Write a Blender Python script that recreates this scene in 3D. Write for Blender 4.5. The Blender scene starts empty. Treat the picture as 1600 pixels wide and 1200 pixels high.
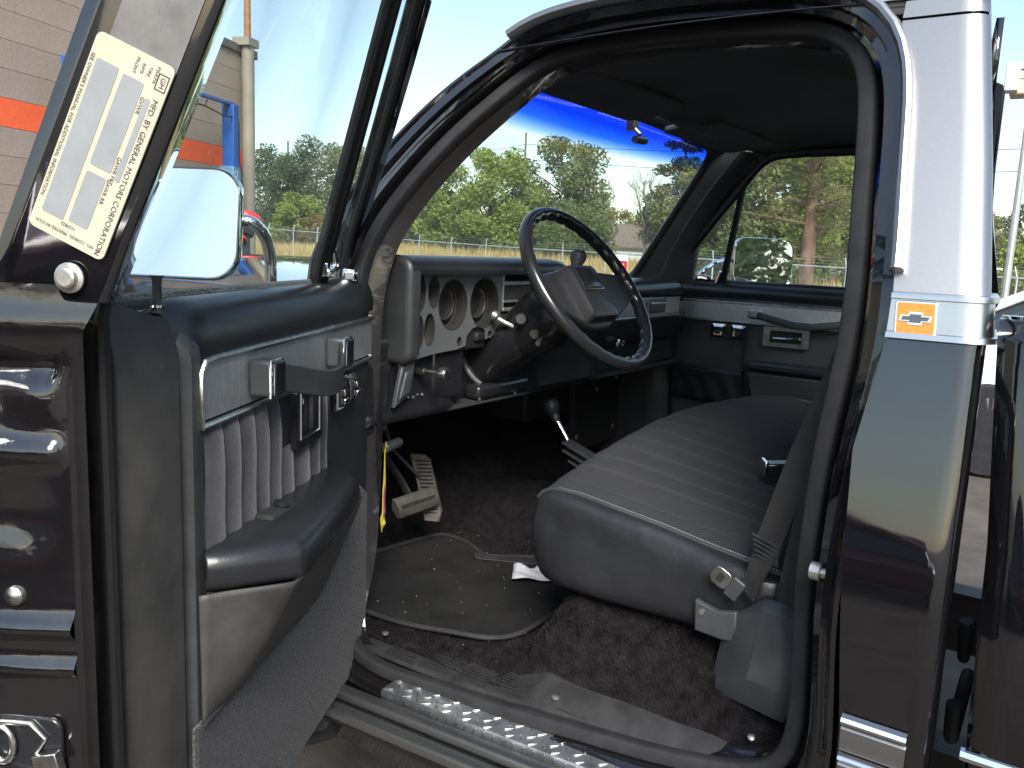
import bpy, bmesh, math, random
import numpy as np
from mathutils import Vector, Matrix
R = math.radians
random.seed(7); np.random.seed(7)
scn = bpy.context.scene; COL = scn.collection
# ---------------------------------------------------------------- camera
CAM = Vector((-2.031, -0.234, 1.449)); YAW, PITCH, ROLL, FPX = R(55.72), R(9.20), R(2.46), 1306.0
fw = Vector((math.sin(YAW)*math.cos(PITCH), math.cos(YAW)*math.cos(PITCH), -math.sin(PITCH)))
rt = Vector((math.cos(YAW), -math.sin(YAW), 0)); up = rt.cross(fw)
r2 = rt*math.cos(ROLL)+up*math.sin(ROLL); u2 = up*math.cos(ROLL)-rt*math.sin(ROLL)
cd = bpy.data.cameras.new('camera'); cam = bpy.data.objects.new('camera', cd); COL.objects.link(cam)
cam.matrix_world = Matrix(((r2.x, u2.x, -fw.x, CAM.x), (r2.y, u2.y, -fw.y, CAM.y), (r2.z, u2.z, -fw.z, CAM.z), (0, 0, 0, 1)))
cd.sensor_width = 36; cd.lens = 36*FPX/1600; cd.clip_start = .05; cd.clip_end = 3000
scn.camera = cam
# ---------------------------------------------------------------- light
SUN_AZ, SUN_EL = R(230), R(41)      # azimuth clockwise from +Y
w = bpy.data.worlds.new('World'); scn.world = w; w.use_nodes = True
nt = w.node_tree; nt.nodes.clear()
o_ = nt.nodes.new('ShaderNodeOutputWorld'); bg = nt.nodes.new('ShaderNodeBackground'); sky = nt.nodes.new('ShaderNodeTexSky')
sky.sky_type = 'NISHITA'; sky.sun_disc = False; sky.sun_elevation = SUN_EL; sky.sun_rotation = SUN_AZ
sky.air_density = 1.25; sky.dust_density = 1.1; sky.ozone_density = 1.6; sky.altitude = 100
tc = nt.nodes.new('ShaderNodeTexCoord'); mp = nt.nodes.new('ShaderNodeMapping'); mp.inputs['Scale'].default_value = (1, 1, 3.2)
nz = nt.nodes.new('ShaderNodeTexNoise'); nz.inputs['Scale'].default_value = 1.7; nz.inputs['Detail'].default_value = 7; nz.inputs['Roughness'].default_value = .55
rp = nt.nodes.new('ShaderNodeValToRGB'); rp.color_ramp.elements[0].position = .38; rp.color_ramp.elements[1].position = .78
mxc = nt.nodes.new('ShaderNodeMix'); mxc.data_type = 'RGBA'; mxc.inputs['B'].default_value = (3.7, 3.75, 4.2, 1)
ml = nt.nodes.new('ShaderNodeMath'); ml.operation = 'MULTIPLY'; ml.inputs[1].default_value = .62
L = nt.links.new
L(tc.outputs['Generated'], mp.inputs[0]); L(mp.outputs[0], nz.inputs['Vector']); L(nz.outputs['Fac'], rp.inputs[0]); L(rp.outputs[0], ml.inputs[0])
L(ml.outputs[0], mxc.inputs['Factor']); L(sky.outputs[0], mxc.inputs['A']); L(mxc.outputs['Result'], bg.inputs[0]); L(bg.outputs[0], o_.inputs[0])
bg.inputs[1].default_value = .063
sl = bpy.data.lights.new('sun', 'SUN'); sl.energy = 2.2; sl.angle = R(30); sl.color = (1, .965, .91)
so = bpy.data.objects.new('sun', sl); COL.objects.link(so)
sd = Vector((math.sin(SUN_AZ)*math.cos(SUN_EL), math.cos(SUN_AZ)*math.cos(SUN_EL), math.sin(SUN_EL)))
so.rotation_euler = sd.to_track_quat('Z', 'Y').to_euler(); so.location = sd*40
vs = scn.view_settings; vs.view_transform = 'Standard'; vs.look = 'None'; vs.gamma = 1; vs.use_curve_mapping = False; vs.exposure = 2.0
# ---------------------------------------------------------------- materials
def nodes(name):
    m = bpy.data.materials.new(name); m.use_nodes = True
    n = m.node_tree; b = n.nodes['Principled BSDF']; return m, n, b
def mat(name, col, rough=.5, metal=0, bump=None, var=None, coat=0, sheen=0, spec=.5, stretch=None, rvar=0, dirt=None):
    """var=(scale, amount) colour variation; bump=(scale, strength, distance)"""
    m, n, b = nodes(name); N = n.nodes.new; K = n.links.new
    b.inputs['Base Color'].default_value = (*col, 1); b.inputs['Roughness'].default_value = rough; b.inputs['Metallic'].default_value = metal
    b.inputs['Coat Weight'].default_value = coat; b.inputs['Coat Roughness'].default_value = .03; b.inputs['Coat IOR'].default_value = 1.62
    b.inputs['Sheen Weight'].default_value = sheen; b.inputs['Specular IOR Level'].default_value = spec
    t = N('ShaderNodeTexCoord'); src = t.outputs['Object']
    if stretch:
        q = N('ShaderNodeMapping'); q.inputs['Scale'].default_value = stretch; K(src, q.inputs[0]); src = q.outputs[0]
    cur = None
    if var:
        z = N('ShaderNodeTexNoise'); z.inputs['Scale'].default_value = var[0]; z.inputs['Detail'].default_value = 6; z.inputs['Roughness'].default_value = .65; K(src, z.inputs['Vector'])
        x = N('ShaderNodeMix'); x.data_type = 'RGBA'
        lo = [c*(1-var[1]) for c in col]; hi = [min(1, c*(1+var[1])) for c in col]
        if len(var) > 2: hi = var[2]
        rr = N('ShaderNodeValToRGB'); rr.color_ramp.elements[0].position = .32; rr.color_ramp.elements[1].position = .68; K(z.outputs['Fac'], rr.inputs[0])
        x.inputs['A'].default_value = (*lo, 1); x.inputs['B'].default_value = (*hi, 1); K(rr.outputs[0], x.inputs['Factor']); cur = x.outputs['Result']
        if rvar:
            mr = N('ShaderNodeMapRange'); mr.inputs['To Min'].default_value = max(.02, rough-rvar); mr.inputs['To Max'].default_value = rough+rvar
            K(z.outputs['Fac'], mr.inputs[0]); K(mr.outputs[0], b.inputs['Roughness'])
    if dirt:   # (scale, threshold, colour): pale dust specks and smears
        z2 = N('ShaderNodeTexNoise'); z2.inputs['Scale'].default_value = dirt[0]; z2.inputs['Detail'].default_value = 9; z2.inputs['Roughness'].default_value = .75; K(t.outputs['Object'], z2.inputs['Vector'])
        r3 = N('ShaderNodeValToRGB'); r3.color_ramp.elements[0].position = dirt[1]; r3.color_ramp.elements[1].position = dirt[1]+.16; K(z2.outputs['Fac'], r3.inputs[0])
        x2 = N('ShaderNodeMix'); x2.data_type = 'RGBA'; x2.inputs['A'].default_value = (*col, 1); x2.inputs['B'].default_value = (*dirt[2], 1)
        if cur: K(cur, x2.inputs['A'])
        K(r3.outputs[0], x2.inputs['Factor']); cur = x2.outputs['Result']
    if cur: K(cur, b.inputs['Base Color'])
    if bump:
        z = N('ShaderNodeTexNoise'); z.inputs['Scale'].default_value = bump[0]; z.inputs['Detail'].default_value = 4; K(src, z.inputs['Vector'])
        p = N('ShaderNodeBump'); p.inputs['Strength'].default_value = bump[1]; p.inputs['Distance'].default_value = bump[2] if len(bump) > 2 else .002
        K(z.outputs['Fac'], p.inputs['Height']); K(p.outputs[0], b.inputs['Normal'])
    return m
def glass(name, tint, band=None, refl=1.0):
    m, n, b = nodes(name); N = n.nodes.new; K = n.links.new; n.nodes.remove(b)
    out = n.nodes['Material Output']; tr = N('ShaderNodeBsdfTransparent'); gl = N('ShaderNodeBsdfGlossy'); gl.inputs['Roughness'].default_value = .01
    lw = N('ShaderNodeLayerWeight'); lw.inputs[0].default_value = .5
    pw = N('ShaderNodeMath'); pw.operation = 'POWER'; pw.inputs[1].default_value = 4; K(lw.outputs['Facing'], pw.inputs[0])
    ad = N('ShaderNodeMath'); ad.operation = 'MULTIPLY_ADD'; ad.inputs[1].default_value = .5*refl; ad.inputs[2].default_value = .03*refl; K(pw.outputs[0], ad.inputs[0])
    mx = N('ShaderNodeMixShader'); K(ad.outputs[0], mx.inputs[0]); K(tr.outputs[0], mx.inputs[1]); K(gl.outputs[0], mx.inputs[2]); K(mx.outputs[0], out.inputs[0])
    tr.inputs[0].default_value = (*tint, 1)
    df = N('ShaderNodeBsdfDiffuse'); df.inputs[0].default_value = (.8, .8, .78, 1); t0 = N('ShaderNodeTexCoord'); mq = N('ShaderNodeMapping'); mq.inputs['Scale'].default_value = (2, 5, 1.2); mq.inputs['Rotation'].default_value = (.5, .3, .2); K(t0.outputs['Object'], mq.inputs[0])
    nn = N('ShaderNodeTexNoise'); nn.inputs['Scale'].default_value = 5; nn.inputs['Detail'].default_value = 8; nn.inputs['Roughness'].default_value = .7; K(mq.outputs[0], nn.inputs['Vector'])
    md = N('ShaderNodeMapRange'); md.inputs['From Min'].default_value = .45; md.inputs['From Max'].default_value = .8; md.inputs['To Max'].default_value = .045; md.inputs['To Min'].default_value = .004; K(nn.outputs['Fac'], md.inputs[0])
    m3 = N('ShaderNodeMixShader'); K(md.outputs[0], m3.inputs[0]); K(mx.outputs[0], m3.inputs[1]); K(df.outputs[0], m3.inputs[2]); K(m3.outputs[0], out.inputs[0])
    if band:
        t = N('ShaderNodeTexCoord'); s = N('ShaderNodeSeparateXYZ'); K(t.outputs['Object'], s.inputs[0])
        mr = N('ShaderNodeMapRange'); mr.inputs['From Min'].default_value = band[0]; mr.inputs['From Max'].default_value = band[1]; K(s.outputs['Z'], mr.inputs[0])
        rr = N('ShaderNodeValToRGB'); e = rr.color_ramp.elements; e[0].position = 0; e[0].color = (*tint, 1); e[1].position = 1; e[1].color = (*band[2], 1)
        a = e.new(.22); a.color = (.98, .95, .84, 1); a = e.new(.42); a.color = (.55, .70, .93, 1); a = e.new(.66); a.color = (.14, .36, .88, 1)
        K(mr.outputs[0], rr.inputs[0]); K(rr.outputs[0], tr.inputs[0])
    return m
M = {}
M['paint'] = mat('black_gloss_paint', (.0035, .0035, .0042), .05, coat=1, bump=(6, .05, .01))
M['jamb'] = mat('black_jamb_paint', (.006, .0055, .006), .11, coat=1, bump=(11, .32, .02), dirt=(60, .66, (.05, .045, .04)))
M['vinyl'] = mat('black_vinyl', (.030, .0305, .032), .43, bump=(420, .25, .0008), var=(9, .25), rvar=.07)
M['vinyl_soft'] = mat('black_soft_vinyl', (.013, .0135, .015), .33, bump=(260, .2, .0008), var=(7, .2), rvar=.05)
M['vinyl_worn'] = mat('worn_grey_vinyl', (.036, .0345, .033), .55, bump=(300, .3, .0008), var=(9, .3, (.058, .055, .051)), dirt=(22, .63, (.088, .083, .077)), spec=.35)
M['velour'] = mat('grey_velour', (.036, .0345, .040), .95, bump=(160, .6, .002), var=(14, .3), sheen=.25, spec=0.15)
M['carpet'] = mat('black_carpet', (.012, .011, .012), .97, bump=(330, 1, .006), var=(38, .6), dirt=(120, .72, (.04, .034, .03)), spec=0.06)
M['carpet_door'] = mat('charcoal_carpet', (.016, .0152, .0165), .97, bump=(260, 1, .008), var=(210, .75, (.050, .047, .050)), sheen=.2, spec=0.08)
M['matrug'] = mat('floor_mat_weave', (.0150, .0147, .0148), .95, bump=(500, .9, .003), var=(11, .35), dirt=(150, .73, (.06, .05, .042)), spec=0.12)
M['rubber'] = mat('black_rubber', (.019, .019, .0205), .72, bump=(60, .15, .002), var=(20, .3), dirt=(40, .68, (.05, .047, .043)), spec=0.28)
M['plastic'] = mat('black_plastic', (.028, .028, .030), .45, bump=(500, .2, .0006), var=(12, .3))
M['plastic_gloss'] = mat('black_gloss_plastic', (.013, .013, .0145), .2)
M['plastic_grey'] = mat('grey_plastic', (.046, .048, .051), .42, bump=(450, .25, .0006), var=(10, .25), dirt=(35, .68, (.10, .10, .10)))
M['scuff'] = mat('scuffed_plastic', (.021, .021, .0215), .5, bump=(90, .25, .001), var=(18, .4), dirt=(30, .66, (.055, .053, .05)), spec=0.35)
M['garnish'] = mat('dark_garnish', (.030, .031, .034), .42, var=(9, .2), bump=(400, .15, .0006))
M['headliner'] = mat('black_headliner', (.042, .043, .047), .9, bump=(500, .4, .001), var=(4, .25), spec=0.25)
M['alu'] = mat('brushed_aluminium', (.36, .365, .365), .40, 1, bump=(30, .08, .001), stretch=(8, 8, 120), var=(20, .06))
M['aluband'] = mat('bright_aluminium', (.56, .56, .56), .22, 1, bump=(30, .06, .001), stretch=(2, 2, 150), var=(20, .04))
M['trim'] = mat('worn_brushed_trim', (.46, .47, .47), .42, .75, bump=(40, .12, .001), stretch=(60, 60, 4), var=(12, .3), dirt=(30, .66, (.42, .38, .33)))
M['chrome'] = mat('chrome', (.82, .82, .83), .06, 1)
M['chrome_worn'] = mat('worn_chrome', (.58, .57, .54), .28, 1, var=(40, .3))
M['steel'] = mat('zinc_steel', (.55, .53, .48), .35, .9, var=(60, .25))
M['bezel'] = mat('silver_grey_bezel', (.15, .155, .16), .4, .45, bump=(300, .05), var=(10, .08))
M['cupdark'] = mat('gauge_cup', (.085, .082, .078), .34, .7, var=(14, .2))
M['dark'] = mat('dark_void', (.010, .010, .011), .8)
M['darkmetal'] = mat('dark_metal', (.02, .02, .021), .5, .3, var=(20, .4))
M['belt'] = mat('belt_webbing', (.029, .0275, .026), .7, bump=(260, .5, .001), stretch=(1, 1, 1), var=(16, .3), spec=0.25)
M['mirror'] = mat('mirror_glass', (.93, .94, .93), .015, 1)
M['white'] = mat('white_paper', (.42, .43, .45), .8, var=(30, .1))
M['yellow'] = mat('yellow_tag', (.72, .56, .05), .6, var=(60, .25))
M['amber'] = mat('amber_lens', (.58, .185, .008), .25, coat=.6, var=(180, .18))
M['bowtie'] = mat('badge_grey', (.10, .11, .12), .35, .5)
M['cream'] = mat('label_cream', (.40, .365, .265), .5, var=(25, .1), dirt=(60, .7, (.45, .37, .22)))
M['lblgrey'] = mat('label_grey', (.20, .21, .215), .55, var=(30, .08), dirt=(70, .68, (.2, .21, .24)))
M['ink'] = mat('label_ink', (.05, .045, .06), .6)
M['wsglass'] = glass('windshield_glass', (.93, .975, .95), (1.700, 1.785, (.045, .20, .82)))
M['glass'] = glass('window_glass', (.94, .985, .975), refl=.6)
M['rubberdark'] = mat('window_rubber', (.009, .009, .01), .35)
M['seatvinyl'] = mat('creased_seat_vinyl', (.016, .0165, .018), .33, bump=(13, .35, .012), var=(6, .25), rvar=.08)
M['wheelplastic'] = mat('wheel_plastic', (.015, .015, .0165), .4, bump=(500, .2, .0006), var=(12, .25))
M['fabric'] = None
def fabric():
    m, n, b = nodes('seat_fabric'); N = n.nodes.new; K = n.links.new
    t = N('ShaderNodeTexCoord'); wv = N('ShaderNodeTexWave'); wv.wave_type = 'BANDS'; wv.bands_direction = 'DIAGONAL'; wv.inputs['Scale'].default_value = 76
    w2 = N('ShaderNodeTexWave'); w2.bands_direction = 'Y'; w2.inputs['Scale'].default_value = 88; K(t.outputs['Object'], wv.inputs[0]); K(t.outputs['Object'], w2.inputs[0])
    a = N('ShaderNodeMath'); a.operation = 'MULTIPLY'; K(wv.outputs['Fac'], a.inputs[0]); K(w2.outputs['Fac'], a.inputs[1])
    nz = N('ShaderNodeTexNoise'); nz.inputs['Scale'].default_value = 300; K(t.outputs['Object'], nz.inputs['Vector'])
    x = N('ShaderNodeMix'); x.data_type = 'RGBA'; x.inputs['A'].default_value = (.020, .0205, .022, 1); x.inputs['B'].default_value = (.062, .0635, .068, 1); K(a.outputs[0], x.inputs['Factor'])
    K(x.outputs['Result'], b.inputs['Base Color']); b.inputs['Roughness'].default_value = 1; b.inputs['Specular IOR Level'].default_value = .15
    p = N('ShaderNodeBump'); p.inputs['Strength'].default_value = .5; p.inputs['Distance'].default_value = .0015; K(a.outputs[0], p.inputs['Height']); K(p.outputs[0], b.inputs['Normal'])
    return m
M['fabric'] = fabric()
# ---------------------------------------------------------------- mesh helpers
def rotm(rx=0, ry=0, rz=0): return (Matrix.Rotation(R(rz), 3, 'Z') @ Matrix.Rotation(R(ry), 3, 'Y') @ Matrix.Rotation(R(rx), 3, 'X'))
class MB:
    def __init__(s): s.v = []; s.f = []
    def add(s, V, F):
        k = len(s.v); s.v += [tuple(p) for p in V]; s.f += [tuple(i+k for i in f) for f in F]; return s
    def box(s, c, d, rot=None, taper=1):
        c = Vector(c); V = []
        for z in (-.5, .5):
            tp = taper if z > 0 else 1
            for x, y in ((-.5, -.5), (.5, -.5), (.5, .5), (-.5, .5)):
                p = Vector((x*d[0]*tp, y*d[1]*tp, z*d[2]))
                V.append(c+(rot @ p if rot else p))
        return s.add(V, [(3, 2, 1, 0), (4, 5, 6, 7), (0, 1, 5, 4), (1, 2, 6, 5), (2, 3, 7, 6), (3, 0, 4, 7)])
    def grid(s, fn, nu, nv):
        V = [fn(i/nu, j/nv) for i in range(nu+1) for j in range(nv+1)]; w = nv+1
        return s.add(V, [(i*w+j, (i+1)*w+j, (i+1)*w+j+1, i*w+j+1) for i in range(nu) for j in range(nv)])
    def loft(s, loops, closed=True, caps=False):
        n = len(loops[0]); V = [p for l in loops for p in l]; F = []
        for a in range(len(loops)-1):
            for i in range(n if closed else n-1):
                j = (i+1) % n; F.append((a*n+i, a*n+j, (a+1)*n+j, (a+1)*n+i))
        if caps: F.append(tuple(range(n))[::-1]); F.append(tuple(range((len(loops)-1)*n, len(loops)*n)))
        return s.add(V, F)
    def tube(s, path, r, n=10, closed=False, caps=True, flat=1, up=None, sq=1):
        P = [Vector(p) for p in path]; m = len(P); loops = []; prev = None
        for i, p in enumerate(P):
            if closed: t = (P[(i+1) % m]-P[i-1]).normalized()
            else: t = (P[min(i+1, m-1)]-P[max(i-1, 0)]).normalized()
            if prev is None:
                a = Vector(up) if up else (Vector((0, 0, 1)) if abs(t.z) < .9 else Vector((1, 0, 0)))
            else: a = prev
            u = (a-t*a.dot(t)).normalized(); prev = u; v = t.cross(u); rr = r[i] if isinstance(r, (list, tuple)) else r
            cs = [(math.cos(k*2*math.pi/n), math.sin(k*2*math.pi/n)) for k in range(n)]
            loops.append([p+u*math.copysign(abs(c)**sq, c)*rr+v*math.copysign(abs(d)**sq, d)*rr*flat for c, d in cs])
        if closed: loops.append(loops[0])
        return s.loft(loops, True, caps and not closed)
    def cyl(s, a, b, r, n=16, r2=None): return s.tube([a, b], [r, r if r2 is None else r2], n)
    def lathe(s, prof, c, axis, n=24):
        ax = Vector(axis).normalized(); u = ax.orthogonal().normalized(); v = ax.cross(u); c = Vector(c)
        loops = [[c+ax*h+(u*math.cos(k*2*math.pi/n)+v*math.sin(k*2*math.pi/n))*r for k in range(n)] for r, h in prof]
        return s.loft(loops, True, True)
    def prism(s, poly, fn, d0, d1):
        n = len(poly); V = [fn(a, b, d0) for a, b in poly]+[fn(a, b, d1) for a, b in poly]
        return s.add(V, [tuple(range(n))[::-1], tuple(range(n, 2*n))]+[(i, (i+1) % n, (i+1) % n+n, i+n) for i in range(n)])
    def build(s, name, m, par=None, smooth=True, bev=0, seg=2, sol=0, sub=0, ang=35, kind=None, label=None, off=-1):
        me = bpy.data.meshes.new(name); me.from_pydata([tuple(p) for p in s.v], [], s.f); me.update()
        b = bmesh.new(); b.from_mesh(me); bmesh.ops.remove_doubles(b, verts=b.verts, dist=1e-6); bmesh.ops.recalc_face_normals(b, faces=b.faces); b.to_mesh(me); b.free()
        if smooth: me.shade_smooth(); me.set_sharp_from_angle(angle=R(ang))
        me.materials.append(M[m] if isinstance(m, str) else m)
        o = bpy.data.objects.new(name, me); COL.objects.link(o)
        if par: o.parent = par
        if sol: q = o.modifiers.new('s', 'SOLIDIFY'); q.thickness = sol; q.offset = off
        if bev: q = o.modifiers.new('b', 'BEVEL'); q.width = bev; q.segments = seg; q.limit_method = 'ANGLE'; q.angle_limit = R(32); q.harden_normals = False
        if sub: q = o.modifiers.new('u', 'SUBSURF'); q.levels = sub; q.render_levels = sub
        if kind: o['kind'] = kind
        if label: o['label'] = label
        return o
def tag(o, label, cat, group=None, kind=None):
    if label: o['label'] = label
    if cat: o['category'] = cat
    if group: o['group'] = group
    if kind: o['kind'] = kind
    return o
def empty(name, loc=(0, 0, 0), rz=0, par=None):
    o = bpy.data.objects.new(name, None); COL.objects.link(o); o.location = loc; o.rotation_euler = (0, 0, rz); o.empty_display_size = .1
    if par: o.parent = par
    return o
def interp(tab, z):
    if z <= tab[0][0]: return tab[0][1]
    for (a, b), (c, d) in zip(tab, tab[1:]):
        if z <= c: return b+(d-b)*(z-a)/(c-a)
    return tab[-1][1]
def resample(P, n, closed=False):
    P = [Vector(p) for p in P]
    if closed: P = P+[P[0]]
    L = [0]
    for a, b in zip(P, P[1:]): L.append(L[-1]+(b-a).length)
    out = []
    for k in range(n):
        t = L[-1]*k/(n if closed else n-1); i = 0
        while i < len(L)-2 and L[i+1] < t: i += 1
        f = (t-L[i])/max(1e-9, L[i+1]-L[i]); out.append(P[i].lerp(P[i+1], min(1, f)))
    return out
def smooth(P, k=1, closed=False):
    for _ in range(k):
        n = len(P); Q = []
        for i in range(n):
            if not closed and i in (0, n-1): Q.append(P[i]); continue
            Q.append((P[i-1]+P[i]*2+P[(i+1) % n])/4)
        P = Q
    return P
def rrect(x0, x1, y0, y1, r, n=5):
    out = []
    for cx, cy, a in ((x1-r, y1-r, 0), (x0+r, y1-r, 90), (x0+r, y0+r, 180), (x1-r, y0+r, 270)):
        for k in range(n+1): t = R(a+90*k/n); out.append((cx+r*math.cos(t), cy+r*math.sin(t)))
    return out
def sm(a, b, x): t = max(0, min(1, (x-a)/(b-a))); return t*t*(3-2*t)
def text(mb, s, size, fn, align='CENTER', thick=0):
    c = bpy.data.curves.new('t', 'FONT'); c.body = s; c.size = size; c.align_x = align; c.align_y = 'CENTER'; c.resolution_u = 2
    o = bpy.data.objects.new('t', c); COL.objects.link(o); me = bpy.data.meshes.new_from_object(o)
    mb.add([fn(v.co.x, v.co.y) for v in me.vertices], [tuple(p.vertices) for p in me.polygons])
    bpy.data.objects.remove(o); bpy.data.meshes.remove(me); bpy.data.curves.remove(c)
# ================================================================ the truck
truck = empty('pickup_truck'); tag(truck, 'black square-bodied pickup truck with driver door open, bench seat and bright pillar trim', 'truck')
T = truck
XO = [(.40, -.88), (.55, -.90), (.62, -.93), (.80, -.968), (.98, -.983), (1.05, -.984), (1.09, -.981), (1.12, -.977), (1.37, -.935), (1.416, -.93), (1.80, -.752)]
def xo(z): return interp(XO, z)
# seal line of the driver's door opening
S0 = [(-.86, .945, 1.20), (-.86, .945, .95), (-.865, .942, .78), (-.875, .94, .70), (-.888, .915, .648), (-.896, .86, .628), (-.896, .79, .625), (-.89, .69, .630), (-.887, .585, .635), (-.882, .48, .642),
      (-.876, .39, .65), (-.867, .277, .657), (-.856, .173, .668), (-.853, .112, .682), (-.853, .065, .703), (-.854, .042, .735), (-.855, .034, .785), (-.855, .035, .842), (-.855, .041, .938), (-.855, .044, 1.009), (-.855, .041, 1.141),
      (-.855, .035, 1.227), (-.855, .025, 1.303), (-.848, .020, 1.385), (-.822, .027, 1.459), (-.785, .039, 1.547), (-.747, .05, 1.638), (-.717, .062, 1.709), (-.699, .083, 1.754), (-.686, .121, 1.782),
      (-.680, .171, 1.796), (-.678, .232, 1.801), (-.675, .357, 1.808), (-.676, .492, 1.807), (-.679, .60, 1.796), (-.688, .653, 1.776), (-.706, .704, 1.736), (-.728, .768, 1.683), (-.749, .817, 1.633),
      (-.782, .877, 1.555), (-.81, .915, 1.488), (-.835, .935, 1.425), (-.85, .943, 1.33)]
S = smooth(resample(S0, 150, True), 3, True)
def outn(P, i):
    n = len(P); t = P[(i+1) % n]-P[i-1]; v = Vector((0, -t.z, t.y)); v.normalize()
    c = Vector((0, .45, 1.2)); 
    if v.dot(P[i]-c) < 0: v = -v
    return v
def ringw(p):
    # width of the jamb between seal and outer skin edge
    if p.z > 1.74: return .045
    if p.y > .62 and p.z > 1.42: return .055
    if p.y < .2 and p.z > .72: return .062
    if p.z < .72: return .03
    return .05
W = [ringw(p) for p in S]
for _ in range(8): W = [(W[i-1]+2*W[i]+W[(i+1) % len(W)])/4 for i in range(len(W))]
def ring(f, g):
    """f: share of the way outwards, g: share of the way from the seal plane to the outer skin"""
    out = []
    for i, p in enumerate(S):
        q = p+outn(S, i)*W[i]*f; dx = min(-.01, xo(max(q.z, .66))-p.x)
        out.append(Vector((p.x+dx*g, q.y, q.z)))
    return out
m = MB(); m.loft([ring(-.35, -.55), ring(-.05, -.3), ring(.22, -.15), ring(.34, .1), ring(.40, .50), ring(.62, .58), ring(.68, .80), ring(.93, .86), ring(1.0, .99), ring(1.1, 1.0)])
m.build('door_aperture', 'jamb', T, ang=50)
m = MB(); Sx = ring(-.02, .10); m.tube(Sx, [.0150]*len(Sx), 20, closed=True, flat=.85, sq=.5); seal = m.build('door_seal', 'rubber', T)
# bright drip moulding along roof edge and down the pillar
E1 = ring(1.0, 1.0)
drip = [q+Vector((-.008, 0, .006)) for i, q in enumerate(E1) if (q.z > 1.425 and (q.y < .30 or q.z > 1.80))]
drip = [q for q in drip if q.y < .69]
ys = sorted(range(len(drip)), key=lambda k: 0)
m = MB(); m.tube(drip, [.012]*len(drip), 10, flat=.7); m.build('drip_moulding', 'alu', T)
# B-pillar exterior and cab back corner
E_front = [(z, y) for y, z in [(-.040, .60), (-.039, .87), (-.025, 1.057), (-.016, 1.223), (-.036, 1.365), (-.037, 1.416), (-.028, 1.48), (-.008, 1.622), (.014, 1.729), (.02, 1.775)]]
E_front = [(z, y) for z, y in E_front]
def corner(z, u):
    """u 0..1 from the door gap round the cab corner to the back wall"""
    yf = interp(E_front, z); yb = interp([(.6, -.146), (1.1, -.145), (1.363, -.141), (1.416, -.136), (1.579, -.112), (1.745, -.084), (1.80, -.075)], z)
    x = xo(z); rr = .022
    Lf = yf-(yb+rr); La = rr*math.pi/2; Lb = .22; tot = Lf+La+Lb; s = u*tot
    if s < Lf: return Vector((x, yf-s, z))
    if s < Lf+La: a = (s-Lf)/rr; return Vector((x+rr-rr*math.cos(a), yb+rr-rr*math.sin(a), z))
    return Vector((x+rr+(s-Lf-La), yb+.10*(s-Lf-La), z))
def zspan(a, b): return lambda i, j: corner(a+(b-a)*i, j)
m = MB(); m.grid(zspan(.60, 1.362), 44, 36); m.build('cab_corner', 'paint', T)
m = MB()
def bulge(a, b, d):
    def f(i, j):
        z = a+(b-a)*i; p = corner(z, .0+j); q = corner(z, min(1, j+.02)); t = (q-p) if (q-p).length > 1e-6 else Vector((1, 0, 0)); nrm = Vector((t.y, -t.x, 0)).normalized()
        if nrm.x > .2: nrm = -nrm
        return p+nrm*d
    return f
m.grid(bulge(1.416, 1.772, .003), 20, 44); m.build('pillar_trim', 'alu', T, label='brushed aluminium pillar cover')
m = MB(); m.grid(bulge(1.776, 1.80, .003), 3, 44); m.build('roof_edge_trim', 'alu', T)
# bright band with badge
m = MB()
def bandf(i, j):
    z = 1.362+.056*i; d = .0075 if .14 < i < .86 else (.012 if (0 < i < 1) else .002)
    return bulge(z, z, d)(0, j)
rows = [0, .02, .06, .1, .14, .16, .3, .5, .7, .84, .86, .9, .94, .98, 1]
loops = [[bandf(i, j/40*.85) for j in range(41)] for i in rows]; m.loft(loops, closed=False); m.build('pillar_band', 'aluband', T, label='bright aluminium band below the pillar cover')
# amber badge on the band
def bmap(a, b, d):
    # a rearwards, b up, d outward
    z = 1.3875+b; return Vector((xo(z)-.0075-d, -.0665-a+b*.06, z))
m = MB(); m.prism(rrect(-.0232, .0232, -.0205, .0205, .004), bmap, 0, .003); m.build('badge_frame', 'chrome', T, bev=.0008)
m = MB(); m.prism(rrect(-.0205, .0205, -.0180, .0180, .002), bmap, .0028, .0042); m.build('amber_badge', 'amber', T, label='amber square badge with a bow-tie emblem')
bt = [(-.0185, -.0035), (-.0072, -.0035), (-.0082, -.0075), (.0068, -.0075), (.0078, -.0035), (.0160, -.0035), (.0185, .0035), (.0072, .0035), (.0082, .0075), (-.0068, .0075), (-.0078, .0035), (-.0160, .0035)]
m = MB(); m.prism([(a, b) for a, b in bt], bmap, .0042, .0052); m.build('bowtie_outline', 'chrome', T, smooth=False)
m = MB(); m.prism([(a*.84, b*.66) for a, b in bt], bmap, .0052, .006); m.build('bowtie_emblem', 'bowtie', T, smooth=False)
# lower mouldings on pillar
def mould(z0, z1, d, name, mt, y0=-.042, y1=-.118):
    m = MB(); k = 8
    loops = []
    for z, e in ((z0, .0), (z0+.003, d), ((z0+z1)/2, d*1.3), (z1-.003, d), (z1, 0)):
        loops.append([Vector((xo(z)-.001-e, y0+(y1-y0)*q/k, z)) for q in range(k+1)])
    m.loft(loops, closed=False); return m.build(name, mt, T)
mould(.872, .888, .007, 'moulding', 'chrome'); mould(.835, .870, .003, 'moulding_panel', 'alu'); mould(.820, .833, .007, 'moulding', 'chrome'); mould(.60, .818, .003, 'lower_moulding_panel', 'alu')
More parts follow.
